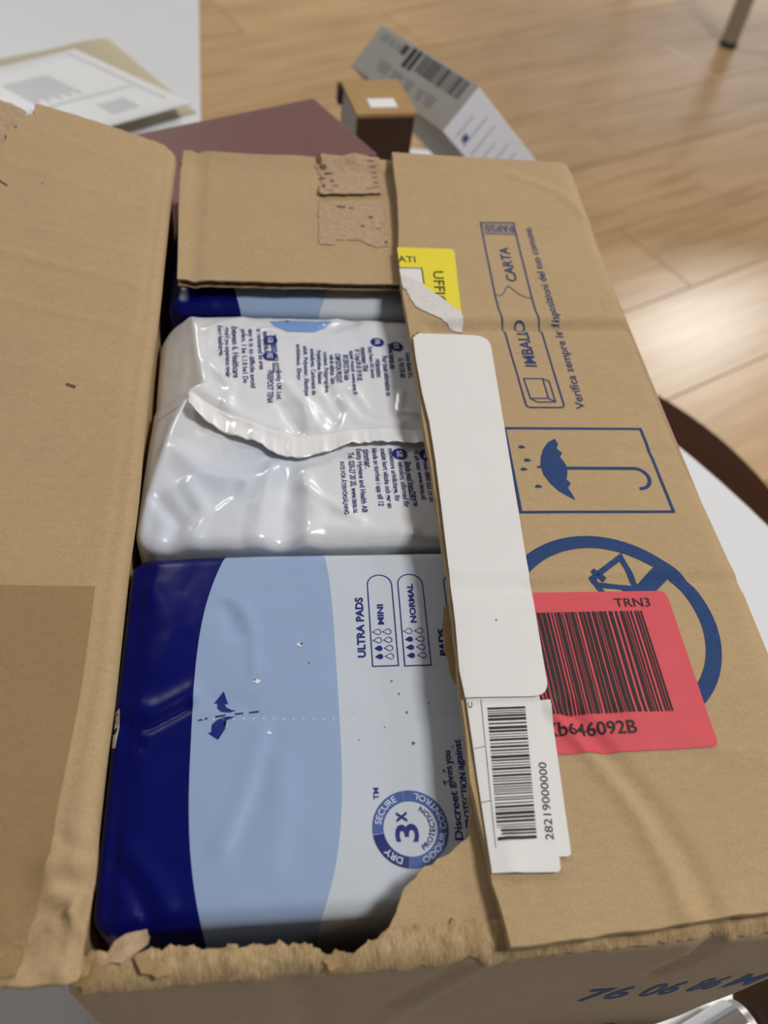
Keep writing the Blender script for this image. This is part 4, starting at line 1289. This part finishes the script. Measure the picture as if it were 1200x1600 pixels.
# print on the grey end: (s along e1 from the right end, t along e2 from below)
def on_end(polys, name, mat):
    vs_, fs = [], []
    for pl in polys:
        fs.append(list(range(len(vs_), len(vs_) + len(pl))))
        vs_ += [w3(s_, t_, -0.0003) for s_, t_ in pl]
    return build(name, vs_, fs, mat, wb)
def rc(s0, s1, t0, t1): return [(s0, t0), (s1, t0), (s1, t1), (s0, t1)]
bars = []
rb = random.Random(2); s_ = 0.010
while s_ < 0.082:
    w = rb.choice((0.0012, 0.0018, 0.0030)); bars.append(rc(s_, s_ + w, 0.026, 0.0415)); s_ += w + rb.choice((0.0014, 0.002, 0.003))
bars.append(rc(0.084, 0.0895, 0.024, 0.0415)); bars.append(rc(0.0925, 0.099, 0.024, 0.0415))
on_end(bars, 'barcode_print', M['black'])
txt = []
for s0, s1, t0 in ((0.030, 0.046, 0.016), (0.048, 0.060, 0.0155), (0.066, 0.080, 0.0165), (0.084, 0.104, 0.0165), (0.108, 0.128, 0.0175)):
    for k in range(3): txt.append(rc(s0, s1 - 0.002 * k, t0 - 0.0034 * k, t0 - 0.0034 * k + 0.0018))
for s0, s1 in ((0.104, 0.112), (0.116, 0.123), (0.127, 0.134), (0.138, 0.148)):
    txt.append(rc(s0, s1, 0.033, 0.0385))
on_end(txt, 'printed_text', M['grey_ink'])
on_end([rc(0.104, 0.1125, 0.032, 0.040)], 'printed_mark', M['black'])
onw = []
for k in range(9):
    onw.append((0.014 + 0.012 * k, 0.034 if k % 3 else 0.026))
vs_, fs = [], []
for zc, tt in onw:
    n0 = len(vs_); vs_ += [w3(-0.0002, 0.006, zc), w3(-0.0002, tt, zc), w3(-0.0002, tt, zc + 0.0016), w3(-0.0002, 0.006, zc + 0.0016)]; fs.append([n0, n0 + 1, n0 + 2, n0 + 3])
build('printed_text', vs_, fs, M['pale_ink'], wb)
vs_ = [w3(-0.0003, 0.008, 0.020), w3(-0.0003, 0.013, 0.020), w3(-0.0003, 0.013, 0.026), w3(-0.0003, 0.008, 0.026)]
build('printed_mark', vs_, [[0, 1, 2, 3]], M['mid_ink'], wb)

# ------------------------------------------------------------------ envelopes on the desk
def cushion(name, quad, z0, h, mat, parent, n=26, m=26, bow=0.0):
    """padded flat thing over a quad (world metres)"""
    A, B, C, D = [Vector((p[0], p[1])) for p in quad]
    vs_ = []; fs = []
    for s in (0, 1):
        for j in range(m + 1):
            for i in range(n + 1):
                u, v = i / n, j / m
                p = (A * (1 - u) + B * u) * (1 - v) + (D * (1 - u) + C * u) * v
                k = min(1, 6 * min(u, 1 - u, v, 1 - v)); k = math.sin(k * math.pi / 2)
                zz = z0 + 0.0012 + (h - 0.0012) * k * (0.85 + 0.25 * noise.noise(Vector((p.x * 18, p.y * 18, 3)))) + bow * u * u if s else z0 + bow * u * u
                vs_.append((p.x, p.y, zz))
    w = n + 1; N = (n + 1) * (m + 1)
    for j in range(m):
        for i in range(n):
            a = j * w + i
            fs.append([a + 1, a, a + w, a + w + 1]); a += N
            fs.append([a, a + 1, a + w + 1, a + w])
    rim = [j * w + i for j, i in [(0, i) for i in range(n)] + [(j, n) for j in range(m)] + [(m, i) for i in range(n, 0, -1)] + [(j, 0) for j in range(m, 0, -1)]]
    for k in range(len(rim)):
        a, b = rim[k], rim[(k + 1) % len(rim)]
        fs.append([a, b, b + N, a + N])
    o = build(name, vs_, fs, mat, parent, True)
    fix_normals(o)
    return o
beq = [(-0.168, 1.020), (-0.066, 0.868), (-0.262, 0.738), (-0.364, 0.890)]
be = thing('padded_envelope', (-0.215, 0.880, TABLE), 'beige padded envelope lying under a white mailer on the desk', 'envelope')
cushion('body', beq, TABLE, 0.016, M['beige'], be)
meq = [(-0.192, 0.948), (-0.068, 0.850), (-0.215, 0.742), (-0.330, 0.842)]
me_ = thing('white_mailer', (-0.2, 0.846, TABLE + 0.017), 'white printed mailer lying on the beige padded envelope', 'envelope')
mo = cushion('body', meq, TABLE + 0.0185, 0.006, M['envelope'], me_)
def mq(u, v): 
    A, B, C, D = [Vector(p) for p in meq]
    p = (A * (1 - u) + B * u) * (1 - v) + (D * (1 - u) + C * u) * v
    k = math.sin(min(1, 6 * min(u, 1 - u, v, 1 - v)) * math.pi / 2)
    return (p.x, p.y, TABLE + 0.0185 + 0.0012 + 0.0048 * k * (0.85 + 0.25 * noise.noise(Vector((p.x * 18, p.y * 18, 3)))) + 0.0003)
def mstrip(name, rects, mat):
    vs_, fs = [], []
    for u0, u1, v0, v1 in rects:
        nu = max(1, int((u1 - u0) / 0.04)); nv = max(1, int((v1 - v0) / 0.04))
        for a in range(nu):
            for b in range(nv):
                ua, ub = u0 + (u1 - u0) * a / nu, u0 + (u1 - u0) * (a + 1) / nu
                va, vb = v0 + (v1 - v0) * b / nv, v0 + (v1 - v0) * (b + 1) / nv
                n0 = len(vs_); vs_ += [mq(ua, va), mq(ub, va), mq(ub, vb), mq(ua, vb)]; fs.append([n0 + 3, n0 + 2, n0 + 1, n0])
    return build(name, vs_, fs, mat, me_)
mstrip('printed_text', [(0.30, 0.62 - 0.05 * (k % 2), 0.38 + 0.030 * k, 0.399 + 0.030 * k) for k in range(9)], M['faint_ink'])
mstrip('printed_text', [(0.78, 0.92, 0.26 + 0.028 * k, 0.275 + 0.028 * k) for k in range(6)], M['pale_ink'])
mstrip('printed_line', [(0.06, 0.90, 0.085, 0.10), (0.66, 0.68, 0.12, 0.9)], M['faint_ink'])

# ------------------------------------------------------------------ things on the round table by the near corner
ch = thing('chrome_tube', (0.17, 0.03, TABLE), 'shiny chrome tube lying beside the front corner of the carton', 'tube')
cdir = Vector((0.94, 0.34, 0)).normalized(); cend = Vector((0.2150, 0.0420, TABLE + 0.0126))
rod('tube_body', tuple(cend - cdir * 0.13), tuple(cend - cdir * 0.004), 0.0125, 0.0125, M['chrome'], ch, 48)
rod('end_cap', tuple(cend - cdir * 0.006), tuple(cend), 0.0118, 0.0110, M['steel'], ch, 48)
rod('end_cap', tuple(cend - cdir * 0.134), tuple(cend - cdir * 0.128), 0.0110, 0.0118, M['steel'], ch, 48)
wr = thing('wrapper_pouch', (0.262, 0.048, TABLE), 'dark brown crinkled wrapper beside the chrome tube', 'wrapper')
vs_, fs = [], []
n = 22
for s in (1, 0):
    for j in range(n + 1):
        for i in range(n + 1):
            u, v = i / n, j / n
            x = 0.223 + 0.075 * u + 0.004 * math.sin(9 * v); y = 0.012 + 0.072 * v + 0.003 * math.sin(11 * u)
            k = min(1, 4 * min(u, 1 - u, v, 1 - v))
            z = TABLE + 0.0005 + (0.017 * k ** 0.6 + 0.005 * k * noise.noise(Vector((u * 6, v * 6, 1))) if s else 0)
            vs_.append((x, y, z))
w = n + 1; N = w * w
for j in range(n):
    for i in range(n):
        a = j * w + i
        fs.append([a, a + 1, a + w + 1, a + w]); a += N
        fs.append([a + 1, a, a + w, a + w + 1])
rim = [i for i in range(n)] + [j * w + n for j in range(n)] + [n * w + i for i in range(n, 0, -1)] + [j * w for j in range(n, 0, -1)]
for k in range(len(rim)):
    a, b = rim[k], rim[(k + 1) % len(rim)]
    fs.append([b, a, a + N, b + N])
build('wrapper_body', vs_, fs, M['wrapper'], wr, True)
vs_ = []
for q_ in range(12):
    a = q_ * math.pi / 6; x = 0.2500 + 0.012 * math.cos(a); y = 0.052 + 0.009 * math.sin(a)
    vs_.append((x, y, TABLE + 0.0240))
build('printed_mark', vs_, [list(range(12))], M['wrapper_mark'], wr)
